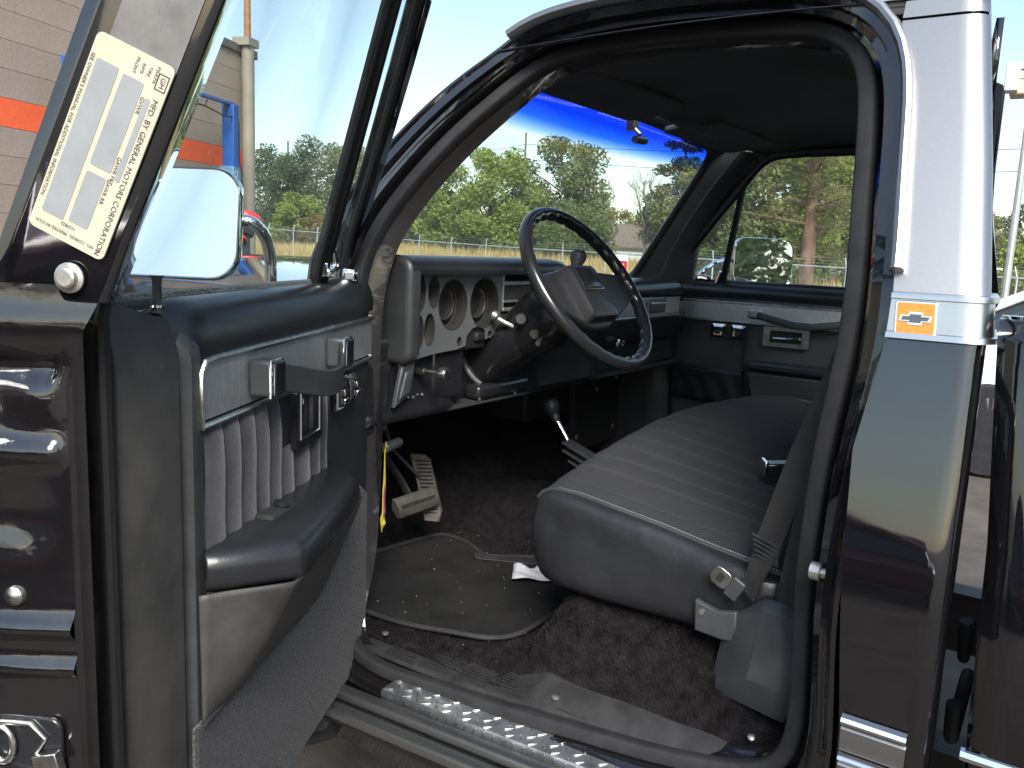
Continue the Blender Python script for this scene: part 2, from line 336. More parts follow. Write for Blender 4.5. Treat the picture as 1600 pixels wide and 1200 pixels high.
# striker pin on jamb
m = MB(); m.lathe([(.014, 0), (.014, .006), (.0075, .007), (.0075, .026), (.0125, .027), (.0125, .040), (.009, .042)], (-.926, -.014, 1.044), (.05, 1, .0), 20); m.build('door_striker', 'steel', T)
# rear wall of cab
m = MB(); zz = [.60, 1.0, 1.40, 1.44]; 
m.grid(lambda i, j: Vector((-.70+1.56*i, -.118+.15*i, .60+.80*j)), 8, 6); m.grid(lambda i, j: Vector((-.62+1.26*i, -.085+.17*i, 1.70+.10*j)), 6, 2)
m.build('cab_back_panel', 'paint', T, sol=.01)
m = MB(); m.tube([(-.60, -.108, 1.40), (.60, .005, 1.40), (.55, .03, 1.71), (-.55, -.075, 1.71)], .016, 8, closed=True); m.build('rear_window_seal', 'rubberdark', T)
m = MB(); m.add([(-.60, -.108, 1.40), (.60, .005, 1.40), (.55, .03, 1.71), (-.55, -.075, 1.71)], [(0, 1, 2, 3)]); m.build('rear_window', 'glass', T, sol=.004)
for sx in (-1, 1):
    q_ = 0 if sx < 0 else .13
    m = MB(); m.add([(sx*.61, -.115+q_, 1.40), (sx*.86, -.128+q_, 1.416), (sx*.72, -.075+q_, 1.80), (sx*.56, -.07+q_, 1.72)], [(0, 1, 2, 3)]); m.build('rear_quarter', 'paint', T, sol=.01)
m = MB(); m.box((.87, .09, 1.0), (.05, .12, .85)); m.build('passenger_pillar', 'garnish', T, bev=.01)
# roof skin
def roof(i, j):
    x = -.752+1.504*j; y0_ = -.085+.20*j; y = y0_+(.705-y0_)*i; e = 1-(abs(x)/.752)**3.0; fr = sm(.705, .45, y)
    return Vector((x, y, 1.800+.062*e*(.35+.65*fr)-.0*fr+.01*math.sin(math.pi*i)))
m = MB(); m.grid(roof, 24, 40); m.build('roof', 'paint', T, sol=.002)
# headliner
def head(i, j):
    x = -.685+1.37*j; y0_ = -.07+.20*j; y = y0_+(.70-y0_)*i; e = 1-(abs(x)/.685)**4
    return Vector((x, y, 1.792+.038*e*sm(.72, .55, y)+.006*math.sin(9*x)*math.sin(7*y)*e-.012*sm(.5, .62, y)))
m = MB(); m.grid(head, 28, 40); m.build('headliner', 'headliner', T, sol=.003, off=1)
# sun visors, roof header
for xx, rz in ((-.34, 0), (.34, 0)):
    m = MB(); m.prism(rrect(-.245, .245, -.085, .085, .03), lambda a, b, d: Vector((xx+a, .69+b*.93, 1.795-b*.10+d)), -.014, .002); m.build('sun_visor', 'headliner', T, bev=.005)
m = MB(); m.tube([(-.63, .80, 1.797), (-.3, .835, 1.826), (0, .845, 1.836), (.3, .835, 1.828), (.62, .805, 1.797)], .022, 10, flat=1.3); m.build('windshield_header', 'headliner', T)
# interior mirror bracket at windshield top
m = MB(); m.box((.0, .805, 1.778), (.03, .02, .025)); m.tube([(0, .80, 1.772), (.004, .785, 1.758), (.008, .79, 1.748)], .006, 8); m.tube([(-.012, .79, 1.742), (.04, .786, 1.744)], .010, 10); m.build('mirror_bracket', 'plastic_gloss', T)
# windshield: bowed sheet
def ws(i, j):
    # i bottom..top, j left..right
    a = -1+2*j; hw = .735+(.610-.735)*i; x = a*hw
    y = 1.150+(.815-1.150)*i+.075*(1-a*a)*(1-.5*i); z = 1.352+(1.790-1.352)*i+.034*(1-a*a)*i
    return Vector((x, y, z))
m = MB(); m.grid(ws, 16, 40); wsh = m.build('windshield', 'wsglass', T, sol=.005)
edge = [ws(0, k/20) for k in range(21)]+[ws(k/10, 1) for k in range(1, 11)]+[ws(1, 1-k/20) for k in range(1, 21)]+[ws(1-k/10, 0) for k in range(1, 10)]
edge = smooth(resample(edge, 140, True), 4, True)
m = MB(); m.tube(edge, .013, 8, closed=True); m.build('windshield_seal', 'rubberdark', T)
# A-pillars: surfaces from windshield edge to the door seal line
def seg(P, a, b, n): return resample([p for p in P if a(p) and b(p)], n)
Aseg = [Vector(p) for p in [(-.845, .955, 1.36), (-.835, .940, 1.425), (-.81, .925, 1.488), (-.782, .887, 1.555), (-.749, .827, 1.633), (-.728, .778, 1.683), (-.706, .714, 1.736), (-.690, .665, 1.775)]]
Aseg = resample(Aseg, 24)
for sx in (-1, 1):
    A = [Vector((p.x*-sx, p.y, p.z)) for p in Aseg]
    Wd = [ws(k/23*1.0, 0 if sx < 0 else 1) for k in range(24)]
    inn = MB(); L0 = [q.lerp(p, .02) for p, q in zip(A, Wd)]
    # inside garnish: a raised crowned strip
    loops = []
    for f, d in ((0, .0), (.15, .012), (.35, .022), (.37, .028), (.7, .030), (.9, .018), (1, .0)):
        loops.append([q.lerp(p, f)+Vector((-sx*d*.7, -d*.9, 0)) for p, q in zip(A, Wd)])
    inn.loft(loops, closed=False); inn.build('pillar_garnish', 'garnish', T)
    out = MB(); loops = []
    for f, d in ((0, .012), (.4, .03), (1, .05)):
        loops.append([q.lerp(p, f)+Vector((sx*d, d*.5, .0)) for p, q in zip(A, Wd)])
    out.loft(loops, closed=False); out.build('windshield_pillar', 'paint', T)
# cowl, hood and front fenders
def hood(i, j):
    y = 1.20+1.55*i; x = -.80+1.60*j; return Vector((x, y, 1.392-.008*i*i-.058*(x/.8)**2))
m = MB(); m.grid(hood, 20, 50); m.build('hood', 'paint', T, sol=.003)
m = MB(); m.grid(lambda i, j: Vector((-.80+1.6*i, 1.13+.08*j, 1.352+.004*j)), 12, 3); m.build('cowl', 'plastic', T, sol=.004)
for sx in (-1, 1):
    def fend(i, j):
        y = 1.0+1.75*i; prof = [(.795, 1.336), (.86, 1.345), (.915, 1.335), (.938, 1.30), (.962, 1.15), (.975, 1.0), (.965, .80), (.93, .62)]
        k = j*(len(prof)-1); a = int(min(k, len(prof)-2)); f = k-a; x = prof[a][0]+(prof[a+1][0]-prof[a][0])*f; z = prof[a][1]+(prof[a+1][1]-prof[a][1])*f
        if z < .95 and abs(y-2.05) < .42: z = max(z, .52+math.sqrt(max(0, .42**2-(y-2.05)**2)))
        return Vector((sx*x, y, z-.02*i*(1 if z > 1.2 else 0)))
    m = MB(); m.grid(fend, 40, 35); m.build('front_fender', 'paint', T, sol=.003)
m = MB(); m.box((0, 2.80, .98), (1.7, .10, .55)); m.build('grille', 'chrome_worn', T, bev=.02)
# wipers
for x0, x1 in ((-.30, -.66), (.16, .38)):
    pass
m = MB(); m.tube([(.06, 1.235, 1.378), (.22, 1.225, 1.403), (.42, 1.20, 1.391)], .006, 6); m.tube([(.0, 1.215, 1.375), (.3, 1.21, 1.386)], .004, 6); m.build('wiper', 'darkmetal', T)
m = MB(); m.tube([(-.52, 1.225, 1.363), (-.36, 1.222, 1.404), (-.12, 1.215, 1.404)], .006, 6); m.build('wiper', 'darkmetal', T)
# rocker and sill
m = MB(); m.grid(lambda i, j: Vector((-.935+.03*j, -.05+1.2*i, .60-.16*j)), 6, 3); m.build('rocker', 'paint', T, sol=.004)
# wheels (hidden for the most part) keep the truck on the ground
for sx in (-1, 1):
    for y in (2.05, -1.55):
        m = MB(); m.lathe([(.20, -.12), (.36, -.12), (.39, -.09), (.395, 0), (.39, .09), (.36, .12), (.20, .12), (.12, .10), (.05, .11)], (sx*.82, y, .395), (sx, 0, 0), 28)
        wo = m.build('wheel', 'rubber', T)
        m = MB(); m.lathe([(.205, .118), (.19, .10), (.12, .085), (.10, .115), (.02, .12)], (sx*.82, y, .395), (sx, 0, 0), 28); m.build('rim', 'chrome_worn', wo)
# bed
def bedside(sx):
    m = MB()
    prof = [(.60, -.93), (.80, -.968), (.98, -.985), (1.05, -.987), (1.09, -.984), (1.12, -.980), (1.34, -.944), (1.375, -.935), (1.392, -.915), (1.396, -.88)]
    def f(i, j):
        k = j*(len(prof)-1); a = int(min(k, len(prof)-2)); q = k-a; z = prof[a][0]+(prof[a+1][0]-prof[a][0])*q; x = prof[a][1]+(prof[a+1][1]-prof[a][1])*q
        y = interp([(.6, -.182), (.9, -.180), (1.13, -.174), (1.40, -.150)], z)-2.4*i
        if z < .95 and abs(y+1.55) < .42: z = max(z, .52+math.sqrt(max(0, .42**2-(y+1.55)**2)))
        return Vector((-sx*x*-1 if sx > 0 else x, y, z)) if False else Vector((x if sx < 0 else -x, y, z))
    m.grid(f, 60, 48); b = m.build('bed_side', 'paint', T, sol=.003)
    m = MB(); m.grid(lambda i, j: Vector((sx*(.972-.10*j-.05*sm(.6, 1, i)), interp([(.6, -.182), (.9, -.180), (1.13, -.174), (1.40, -.150)], .55+.80*i)-.002, .55+.80*i)), 8, 3); m.build('bed_front_edge', 'paint', T, sol=.003)
    # rail cap with ribs
    m = MB(); n = 60
    loops = []
    for k in range(n+1):
        y = -.19-.03*k; rz = .0018 if k % 2 else 0
        loops.append([Vector((sx*(.945), y, 1.385)), Vector((sx*(.935), y, 1.402+rz)), Vector((sx*.88, y, 1.408+rz)), Vector((sx*.83, y, 1.404+rz)), Vector((sx*.825, y, 1.37))])
    m.loft(loops, closed=False); m.build('bed_rail_cap', 'alu', T)
    m = MB(); m.box((sx*.958, -.255, 1.325), (.012, .09, .045), rotm(ry=sx*-9)); m.build('bed_emblem', 'chrome', T, bev=.004)
    mm = MB()
    for z, d in ((.885, .008), (.832, .008)): mm.tube([(sx*(.972+.002), -.175, z), (sx*(.974), -2.5, z)], d, 8)
    mm.build('bed_moulding', 'chrome', T)
bedside(-1); bedside(1)
m = MB(); m.grid(lambda i, j: Vector((-.82+1.64*i, -.20, .75+.60*j)), 4, 4); m.build('bed_front_panel', 'paint', T, sol=.01)
m = MB(); m.box((0, -1.4, .78), (1.6, 2.35, .03)); m.build('bed_floor', 'darkmetal', T)
# frame rail and clutter seen through the cab-to-bed gap
m = MB(); m.box((-.42, .6, .52), (.08, 5.0, .16)); m.box((.42, .6, .52), (.08, 5.0, .16)); m.build('chassis_frame', 'darkmetal', T)
m = MB(); m.tube([(-.80, -.150, .98), (-.78, -.152, .92), (-.72, -.150, .95), (-.6, -.15, .86)], .008, 8); m.tube([(-.80, -.150, .86), (-.78, -.150, .80), (-.6, -.15, .82)], .010, 8); m.build('fuel_filler_hose', 'plastic', T)
# ---------------------------------------------------------------- cab interior: floor
def floorz(x, y):
    z = .655
    z = z+.30*sm(1.22, 1.55, y)                                # toe board
    z = z+.085*math.exp(-((x-.02)/.20)**4)*sm(.4, .9, y)             # tunnel
    z = z+sm(.61, .49, y)*(.125*sm(-.822, -.765, x)+.075*sm(-.78, -.60, x))                        # step under the seat
    z = z-.0*sm(-.80, -.86, x)
    return z
def floor(i, j):
    x = -.855+1.68*j; y0_ = -.09+.16*j; y = y0_+(1.55-y0_)*i; z = floorz(x, y)
    h = .004*math.sin(37*x+11*y)*math.sin(29*y-13*x)
    return Vector((x, y, z+h))
m = MB(); m.grid(floor, 84, 84); fc_ = m.build('floor_carpet', 'carpet', T)
V = []; F = []; rf_ = np.random.default_rng(5)
for k in range(95000):
    x = -.85+rf_.random()*.72; y = .04+rf_.random()*1.2; z = floorz(x, y)-.001
    if x < -.80 and y < .56: continue
    if -.76 < x < -.34 and .68 < y < 1.15: continue
    a = rf_.random()*6.283; ln = .004+.006*rf_.random(); w_ = .0009; dx, dy = (rf_.random(2)-.5)*.009; i0 = len(V)
    V += [(x-w_*math.cos(a), y-w_*math.sin(a), z), (x+w_*math.cos(a), y+w_*math.sin(a), z), (x+dx-.002*sm(.66, .5, y), y+dy+.003*sm(.66, .5, y), z+ln)]; F.append((i0, i0+1, i0+2))
me = bpy.data.meshes.new('carpet_pile'); me.from_pydata(V, [], F); me.update(); me.materials.append(mat('carpet_fibre', (.011, .010, .011), .95, spec=.06, var=(45, .55, (.026, .023, .0235)))); cp_ = bpy.data.objects.new('carpet_pile', me); COL.objects.link(cp_); cp_.parent = fc_; cp_['kind'] = 'stuff'
def firew(i, j): return Vector((-.85+1.68*j, 1.55-.05*i, .94+.36*i))
m = MB(); m.grid(firew, 4, 10); m.build('firewall', 'dark', T, sol=.004)
# kick panels
m = MB(); m.grid(lambda i, j: Vector((-.842, .945+.60*i, .62+.68*j)), 6, 6); m.build('kick_panel', 'plastic', T, sol=.004)
m = MB(); m.grid(lambda i, j: Vector((.805, 1.0+.56*i, .64+.62*j)), 6, 6); m.build('kick_panel', 'plastic', T, sol=.004)
# heater housing and access plates below the passenger dash
m = MB(); m.box((.47, 1.30, 1.02), (.56, .16, .26)); m.build('heater_box', 'darkmetal', T, bev=.015)
m = MB(); m.box((.63, 1.21, .885), (.34, .02, .27)); pl_ = m.build('firewall_plate', 'darkmetal', T, bev=.004)
for a, b in ((.49, 1.0), (.62, .96), (.77, .99), (.49, .80), (.76, .80)):
    m = MB(); m.lathe([(.010, 0), (.010, .003), (.005, .006)], (a, 1.201, b), (0, -1, 0), 10); m.build('rivet', 'steel', pl_)
# sill plate: scuffed moulding with ribbed insert
def sillp(i, j):
    y = .90-.86*i
    xo_ = -.893+.036*sm(.75, .15, y); wd = .095-.030*sm(.56, .50, y)+.05*sm(.20, .06, y)
    x = xo_+.010+wd*j; z0 = .640+.022*sm(.8, .1, y)
    return Vector((x, y, z0+.012*math.sin(math.pi*min(1, j*1.1))+.040*j*j*sm(.57, .49, y)+.03*sm(.14, .04, y)*j))
m = MB(); m.grid(sillp, 60, 10); sp = m.build('sill_plate', 'scuff', T, sol=.006)
def szz(x, y):
    i = (.90-y)/.86; a, b = sillp(i, 0), sillp(i, 1); return sillp(i, min(1, max(0, (x-a.x)/(b.x-a.x)))).z
for k in range(4):
    y1 = .835-.085*k; y0 = y1-.079
    m = MB(); m.prism(rrect(y0, y1, -.876+.004*k, -.818+.004*k, .006), lambda a, b, d: Vector((b, a, szz(b, a)+d)), -.002, .0025); ins = m.build('ribbed_insert', 'rubber', sp)
    m = MB()
    for q in range(7): x = -.871+.0080*q+.004*k; m.box((x, (y0+y1)/2, szz(x, (y0+y1)/2)+.003), (.0035, y1-y0-.012, .002))
    m.build('insert_rib', 'rubber', sp)
for y, x in ((.855, -.85), (.455, -.842)):
    m = MB(); m.lathe([(.007, 0), (.007, .003), (.003, .005)], (x, y, .668), (0, 0, 1), 12); m.build('screw', 'steel', sp)
m = MB(); m.lathe([(.006, 0), (.006, .003), (.003, .005)], (-.815, .115, .712), (-.5, 0, 1), 12); m.build('screw', 'steel', sp)
# floor mat (lies loose on the carpet)
mo = [(-.66, 1.20), (-.30, 1.16), (-.33, 1.02), (-.375, .955), (-.27, .83), (-.30, .70), (-.52, .640), (-.68, .640), (-.735, .675), (-.775, .80), (-.80, .93), (-.80, 1.08), (-.74, 1.19)]
mo = smooth(resample([(x, y, 0) for x, y in mo], 70, True), 2, True)
m = MB(); top = [Vector((p.x, p.y, floorz(p.x, p.y)+.014)) for p in mo]; n_ = len(mo); c_ = Vector((-.55, .92, 0))
rings = []
for f in (1.0, .8, .6, .4, .2): rings.append([Vector((c_.x+(p.x-c_.x)*f, c_.y+(p.y-c_.y)*f, 0)) for p in mo])
rings = [[Vector((p.x, p.y, floorz(p.x, p.y)+.012+.002*math.sin(20*p.x+31*p.y))) for p in r] for r in rings]
m.loft(rings); m.f.append(tuple(range(4*n_, 5*n_)))
fm = m.build('floor_mat', 'matrug', None); tag(fm, 'thin black floor mat with bound edge in the driver footwell', 'floor mat')
m = MB(); m.tube([p+Vector((0, 0, .001)) for p in rings[0]], .0055, 8, closed=True); m.build('bound_edge', 'rubber', fm)
m = MB(); m.prism(rrect(-.10, .10, -.022, .022, .02), lambda a, b, d: Vector((-.355+a*.35+b*.8, .905-a*.75+b*.5, .668+d)), 0, .005); m.build('heel_bar', 'rubber', fm, bev=.002)
# crumpled white paper
m = MB(); rnd = random.Random(3)
def pap(i, j): a = -.05+.10*i; b = -.03+.06*j; return Vector((-.415+a*.5+b*.85, .782-a*.85+b*.5, .674+.016*abs(math.sin(3+5*i+j))*j+.006*math.sin(4*i+5*j)**2+.004))
m.grid(pap, 10, 8); pp = m.build('paper_scrap', 'white', None, sol=.002, ang=20); tag(pp, 'crumpled white paper scrap on the floor beside the seat', 'paper')
m = MB(); rc = random.Random(8)
for k in range(60):
    x = rc.uniform(-.80, -.25); y = rc.uniform(.62, 1.2); z = floorz(x, y)+.016; s_ = rc.uniform(.0006, .0015); m.box((x, y, z), (s_*2.2, s_, s_*.7), rotm(rz=rc.uniform(0, 180), rx=rc.uniform(-20, 20)))
cr = m.build('crumbs', mat('crumb', (.42, .30, .15), .8, var=(300, .5)), None); tag(cr, 'pale crumbs and leaf bits scattered over the floor mat and carpet', 'crumbs', kind='stuff')
# ---------------------------------------------------------------- bench seat
GRO = [(.13, .014, .007), (.21, .010, .0055), (.285, .010, .0055), (.36, .010, .0055), (.435, .010, .0055), (.51, .010, .0055), (.58, .008, .0055), (.665, .0015, .004)]
SP = [(.10, .942), (.18, .954), (.30, .972), (.40, .986), (.50, .998), (.55, 1.0), (.575, .994), (.590, .975), (.597, .94), (.596, .90), (.588, .86), (.57, .832), (.53, .822)]
SPr = resample([(0, y, z) for y, z in SP], 44)
def crown(x): a = abs(x)/.72; return .062*(1-a**2.2)
def seatpt(x, k):
    p = SPr[k]; f = sm(.86, .97, p.z); z = p.z+crown(x)*f; g = 0
    for gx, d, wv in GRO: g += d*math.exp(-((abs(x)-gx)/wv)**2)
    tz = f*.85+.15; ny = sm(.50, .60, p.y)
    lump = .003*math.sin(9*x+4*p.y)-.010*math.exp(-((x+.38)/.20)**2-((p.y-.28)/.14)**2)-.008*math.exp(-((x-.38)/.20)**2-((p.y-.28)/.14)**2)+.0012*math.sin(41*x+17*p.y)*math.sin(23*p.y)
    return Vector((x, p.y+.02*(1-(abs(x)/.72)**4)-g*ny*.9*(1 if p.z > .85 else 0), z-g*(1-ny)*1.0+lump*f))
xs = sorted(set([round(-.715+1.43*k/420, 4) for k in range(421)]))
seat = empty('bench_seat', par=T)
m = MB(); m.loft([[seatpt(x, k) for k in range(44)] for x in xs], closed=False); m.build('cushion', 'fabric', seat, ang=60)
# end bolsters in smooth vinyl
for sx in (-1, 1):
    m = MB(); base = [seatpt(sx*.715, k) for k in range(44)]; full = base+[Vector((sx*.715, y_, .822+.003*math.sin(9*y_))) for y_ in (.45, .36, .27, .18, .10)]+[Vector((sx*.715, .085, z_)) for z_ in (.86, .90)]
    loops = []
    c = Vector((sx*.715, .34, .90))
    for f, d in ((1.0, 0), (.985, .012), (.95, .022), (.80, .034), (.5, .038), (.2, .036)):
        lp = []
        for p in full:
            q = c+(p-c)*f; q.x = sx*(.715+d+.010*math.exp(-((q.z-.955)/.03)**2)*(1 if f < .97 else 0)*math.sin(6*q.y+2)); lp.append(q)
        loops.append(lp)
    m.loft(loops, closed=True); m.f.append(tuple(range(5*len(full), 6*len(full))))
    low = [Vector((sx*.70, .10, .80)), Vector((sx*.70, .5, .812))]
    m.build('end_bolster', 'seatvinyl', seat, ang=70)
    m = MB(); m.tube([p+Vector((sx*.002, 0, .001)) for p in base[:32]], .0042, 8); m.build('piping', 'vinyl', seat)
    m = MB()
    for q in range(120):
        a = resample(base[:32], 121)[q] if q == 0 else RS[q]
        if q == 0: RS = resample(base[:32], 121)
        d = (RS[q+1]-RS[q]).normalized(); m.tube([RS[q]+Vector((-sx*.007, 0, .0022)), RS[q]+d*.0025+Vector((-sx*.007, 0, .0022))], .0006, 4)
    m.build('stitching', 'trim', seat, kind='stuff')
# seat bottom and base
m = MB(); m.box((0, .32, .835), (1.40, .44, .03)); m.build('seat_base', 'dark', seat)
# backrest
def back(i, j):
    x = -.71+1.42*j; z = .98+.52*i; g = sum(d*math.exp(-((abs(x)-gx)/wv)**2) for gx, d, wv in GRO)
    return Vector((x, .072+.05*j-.085*i+.02*math.sin(math.pi*i)-g*.9-.02*sm(.94, 1, i), z))
m = MB(); m.grid(back, 16, 200); m.build('backrest', 'fabric', seat, sol=.03, off=1, ang=60)
# buckle
m = MB(); m.box((-.365, .240, 1.034), (.060, .036, .026), rotm(rz=-58, ry=-4)); bk = m.build('buckle', 'plastic_gloss', T, bev=.004)
m = MB(); m.box((-.380, .265, 1.0355), (.008, .039, .029), rotm(rz=-58, ry=-4)); m.build('buckle_mouth', 'chrome', bk, bev=.002)
m = MB(); m.tube([(-.352, .220, 1.030), (-.33, .18, 1.015), (-.31, .10, .97)], .014, 6, flat=.25); m.build('buckle_strap', 'belt', bk)
# ---------------------------------------------------------------- seat belt at the driver's pillar
def ribbon(m, path, widthv, wd, th=.0016):
    P = resample(path, 24); loops = []
    wvs = [Vector(widthv[0]).lerp(Vector(widthv[1]), k/23).normalized() for k in range(24)]
    for k, p in enumerate(P):
        t = (P[min(k+1, 23)]-P[max(k-1, 0)]).normalized(); n_ = t.cross(wvs[k]).normalized(); u = wvs[k]*wd(k/23)/2 if callable(wd) else wvs[k]*wd/2
        loops.append([p-u-n_*th, p+u-n_*th, p+u+n_*th, p-u+n_*th])
    m.loft(loops, True, True)
sb = empty('seat_belt', par=T)
m = MB(); ribbon(m, [(-.775, .155, .925), (-.775, .135, .99), (-.774, .093, 1.15), (-.772, .040, 1.32), (-.757, .012, 1.42), (-.70, .0, 1.60)], ((.45, .8, .30), (.25, .9, .1)), lambda t: .034+.014*sm(.04, .14, t)); m.build('webbing', 'belt', sb)
m = MB(); ribbon(m, [(-.79, .085, .93), (-.79, .065, 1.10), (-.785, .035, 1.28), (-.76, .015, 1.45)], ((.3, .9, .15), (.2, .9, .1)), .046); m.build('webbing', 'belt', sb)
m = MB()
for q in range(9):
    a = Vector((-.7795, .128, .985)); m.tube([a+Vector((-.014*.45, -.02, .004*q-.0)), a+Vector((.014*.45, .02+.001*q, .004*q+.009+.006*((q % 2)-.5)))], .0013, 5)
m.build('webbing_stitch', 'plastic', sb)
def tongue(a, b, d):   # a along the tongue, b across it
    return Vector((-.772-d, .192-a*.80+b*.42, .936-a*.42-b*.80))
m = MB(); m.prism(rrect(-.028, .010, -.017, .017, .012, 5), tongue, 0, .003); m.build('latch_tongue', 'chrome_worn', sb, bev=.0008)
m = MB(); m.prism(rrect(-.016, -.004, -.009, .009, .002, 2), tongue, .0025, .0034); m.build('tongue_slot', 'dark', sb)
m = MB(); m.prism(rrect(.008, .034, -.020, .020, .004, 3), tongue, -.003, .006); m.build('tongue_grip', 'plastic_grey', sb, bev=.002)
# retractor cover: folded plastic box
cv = {'v1': (-.77, .205, .744), 'v2': (-.825, .129, .811), 'v3': (-.84, .047, .814), 'v4': (-.825, .068, .759), 'v5': (-.755, .191, .867), 'v6': (-.80, .122, .914), 'v7': (-.835, .055, .929), 'v8': (-.765, .129, .922), 'v9': (-.79, .060, .938), 'm6': (-.82, .12, .875), 'm7': (-.842, .049, .884), 'i1': (-.72, .19, .76), 'i2': (-.72, .17, .87), 'w3': (-.835, .040, .775), 'v4b': (-.832, .050, .795)}
ks = list(cv); idx = {k: i for i, k in enumerate(ks)}
m = MB(); m.add([cv[k] for k in ks], [tuple(idx[q] for q in f) for f in (('v1', 'v2', 'm6', 'v6', 'v5'), ('v2', 'v3', 'm7', 'm6'), ('m6', 'm7', 'v7', 'v6'), ('v1', 'v4', 'v4b', 'v3', 'v2'), ('v5', 'v6', 'v8'), ('v6', 'v7', 'v9', 'v8'), ('v5', 'v8', 'i2'), ('v1', 'v5', 'i2', 'i1'))])
m.build('retractor_cover', 'plastic_grey', sb, sol=.003, bev=.0035, seg=3, ang=20)
m = MB(); m.loft([[Vector(p)+Vector((d, 0, 0)) for p in ((-.77, .242, .890), (-.77, .225, .884), (-.772, .20, .880), (-.775, .169, .889), (-.778, .165, .84), (-.775, .19, .835), (-.77, .239, .836))] for d in (0, .014)], True, True); m.build('guide_bracket', 'plastic_grey', sb, bev=.003)
m = MB(); m.lathe([(.005, 0), (.005, .002)], (-.7705, .228, .872), (-1, 0, 0), 10); m.build('bracket_hole', 'steel', sb)
# ---------------------------------------------------------------- dashboard
dash = empty('dashboard', par=T)
def fillholes(outer, holes, fn, name, mt, par, th):
    b = bmesh.new()
    def loop(pts):
        vs_ = [b.verts.new(fn(*p)) for p in pts]
        return [b.edges.new((vs_[i], vs_[(i+1) % len(vs_)])) for i in range(len(vs_))]
    es = loop(outer)
    for h in holes: es += loop(h)
    bmesh.ops.triangle_fill(b, use_beauty=True, use_dissolve=False, edges=es)
    me = bpy.data.meshes.new(name); bmesh.ops.recalc_face_normals(b, faces=b.faces); b.to_mesh(me); b.free(); me.materials.append(M[mt])
    o = bpy.data.objects.new(name, me); COL.objects.link(o); o.parent = par
    q = o.modifiers.new('s', 'SOLIDIFY'); q.thickness = th; q.offset = 0
    return o
def ell(cx, cz, rx, rz, n=28): return [(cx+rx*math.cos(2*math.pi*k/n), cz+rz*math.sin(2*math.pi*k/n)) for k in range(n)]
# padded hood and left cheek
m = MB(); m.prism(rrect(.886, 1.035, 1.203, 1.426, .032, 6), lambda a, b, d: Vector((d, a+.012*(1.426-b)*0, b)), -.762, -.722); m.build('dash_cheek', 'vinyl', dash, bev=.014, seg=4)
prof = [(.888, 1.388), (.886, 1.40), (.890, 1.414), (.902, 1.423), (.93, 1.427), (1.0, 1.426), (1.09, 1.405), (1.15, 1.372), (1.15, 1.35), (1.0, 1.385), (.93, 1.386)]
m = MB(); loops = []
for x, sc_ in [(-.752, .0)]+[(-.745+.02*k, 0) for k in range(29)]+[(-.155, .004), (-.145, .02), (-.14, .045)]:
    loops.append([Vector((x, y, z-sc_*(1 if z > 1.39 else .2))) for y, z in prof])
m.loft(loops, True, True); m.build('dash_hood', 'vinyl_soft', dash, ang=55)
# passenger pad
profp = [(.948, 1.312), (.934, 1.318), (.928, 1.335), (.934, 1.352), (.952, 1.364), (1.0, 1.370), (1.10, 1.366), (1.165, 1.352), (1.165, 1.31), (1.0, 1.30)]
m = MB(); loops = []
for k in range(33):
    x = -.16+.925*k/32; e = max(0, (x-.66)/.105); dz_ = -.045*e**3; dy = .03*e**3
    loops.append([Vector((x, y+dy*(1 if y < 1.05 else 0), z+dz_*(1 if z > 1.33 else 0))) for y, z in profp])
m.loft(loops, True, True); m.build('dash_pad', 'vinyl_soft', dash, ang=55)
# instrument bezel with recessed gauges
G = [(-.578, 1.321, .050, .0555), (-.461, 1.322, .0545, .0580), (-.6875, 1.349, .0155, .037), (-.645, 1.351, .0185, .0355), (-.6905, 1.267, .0145, .0345), (-.6565, 1.270, .0175, .0345), (-.552, 1.238, .0085, .010), (-.436, 1.247, .008, .009)]
outl = [(-.722, 1.402), (-.388, 1.404), (-.398, 1.262), (-.425, 1.243), (-.45, 1.236), (-.452, 1.256), (-.475, 1.268), (-.505, 1.264), (-.525, 1.248), (-.528, 1.226), (-.56, 1.220), (-.64, 1.216), (-.722, 1.206)]
fillholes(outl, [ell(*g) for g in G], lambda a, b: (a, .925, b), 'instrument_bezel', 'bezel', dash, .004)
for cx, cz, rx, rz in G:
    n = 28; m = MB(); dep = .026 if rx > .03 else (.016 if rx > .012 else .010)
    loops = [[Vector((x, y, z)) for x, z in ell(cx, cz, rx*s_, rz*s_, n)] for y, s_ in ((.924, 1.0), (.9225, 1.03), (.9225, .985), (.925+dep, .95 if rx > .012 else .85), (.925+dep+.0015, .90), (.925+dep+.010, .88))]
    m.loft(loops); g_ = m.build('gauge_cup', 'cupdark', dash, ang=40)
    m = MB(); m.add([Vector((x, .925+dep+.009, z)) for x, z in ell(cx, cz, rx*.90, rz*.90, n)], [tuple(range(n))]); m.build('gauge_face', 'dark', dash)
    if rx > .03:
        m = MB(); loops = [[Vector((x, .925+dep-.004*q, z)) for x, z in ell(cx-.004, cz, rx*s_, rz*s_, n)] for q, s_ in ((-2, .66), (1, .66), (2, .64), (1, .60), (-2, .58))]; m.loft(loops); m.build('gauge_ring', 'cupdark', dash)
m = MB(); m.box((-.66, .923, 1.405), (.006, .006, .012)); m.box((-.50, .923, 1.405), (.004, .006, .010)); m.build('bezel_clip', 'dark', dash)
m = MB(); m.box((-.49, .955, 1.24), (.09, .05, .05)); m.box((-.475, .93, 1.243), (.03, .02, .02)); m.build('gear_indicator', 'darkmetal', dash, bev=.004)
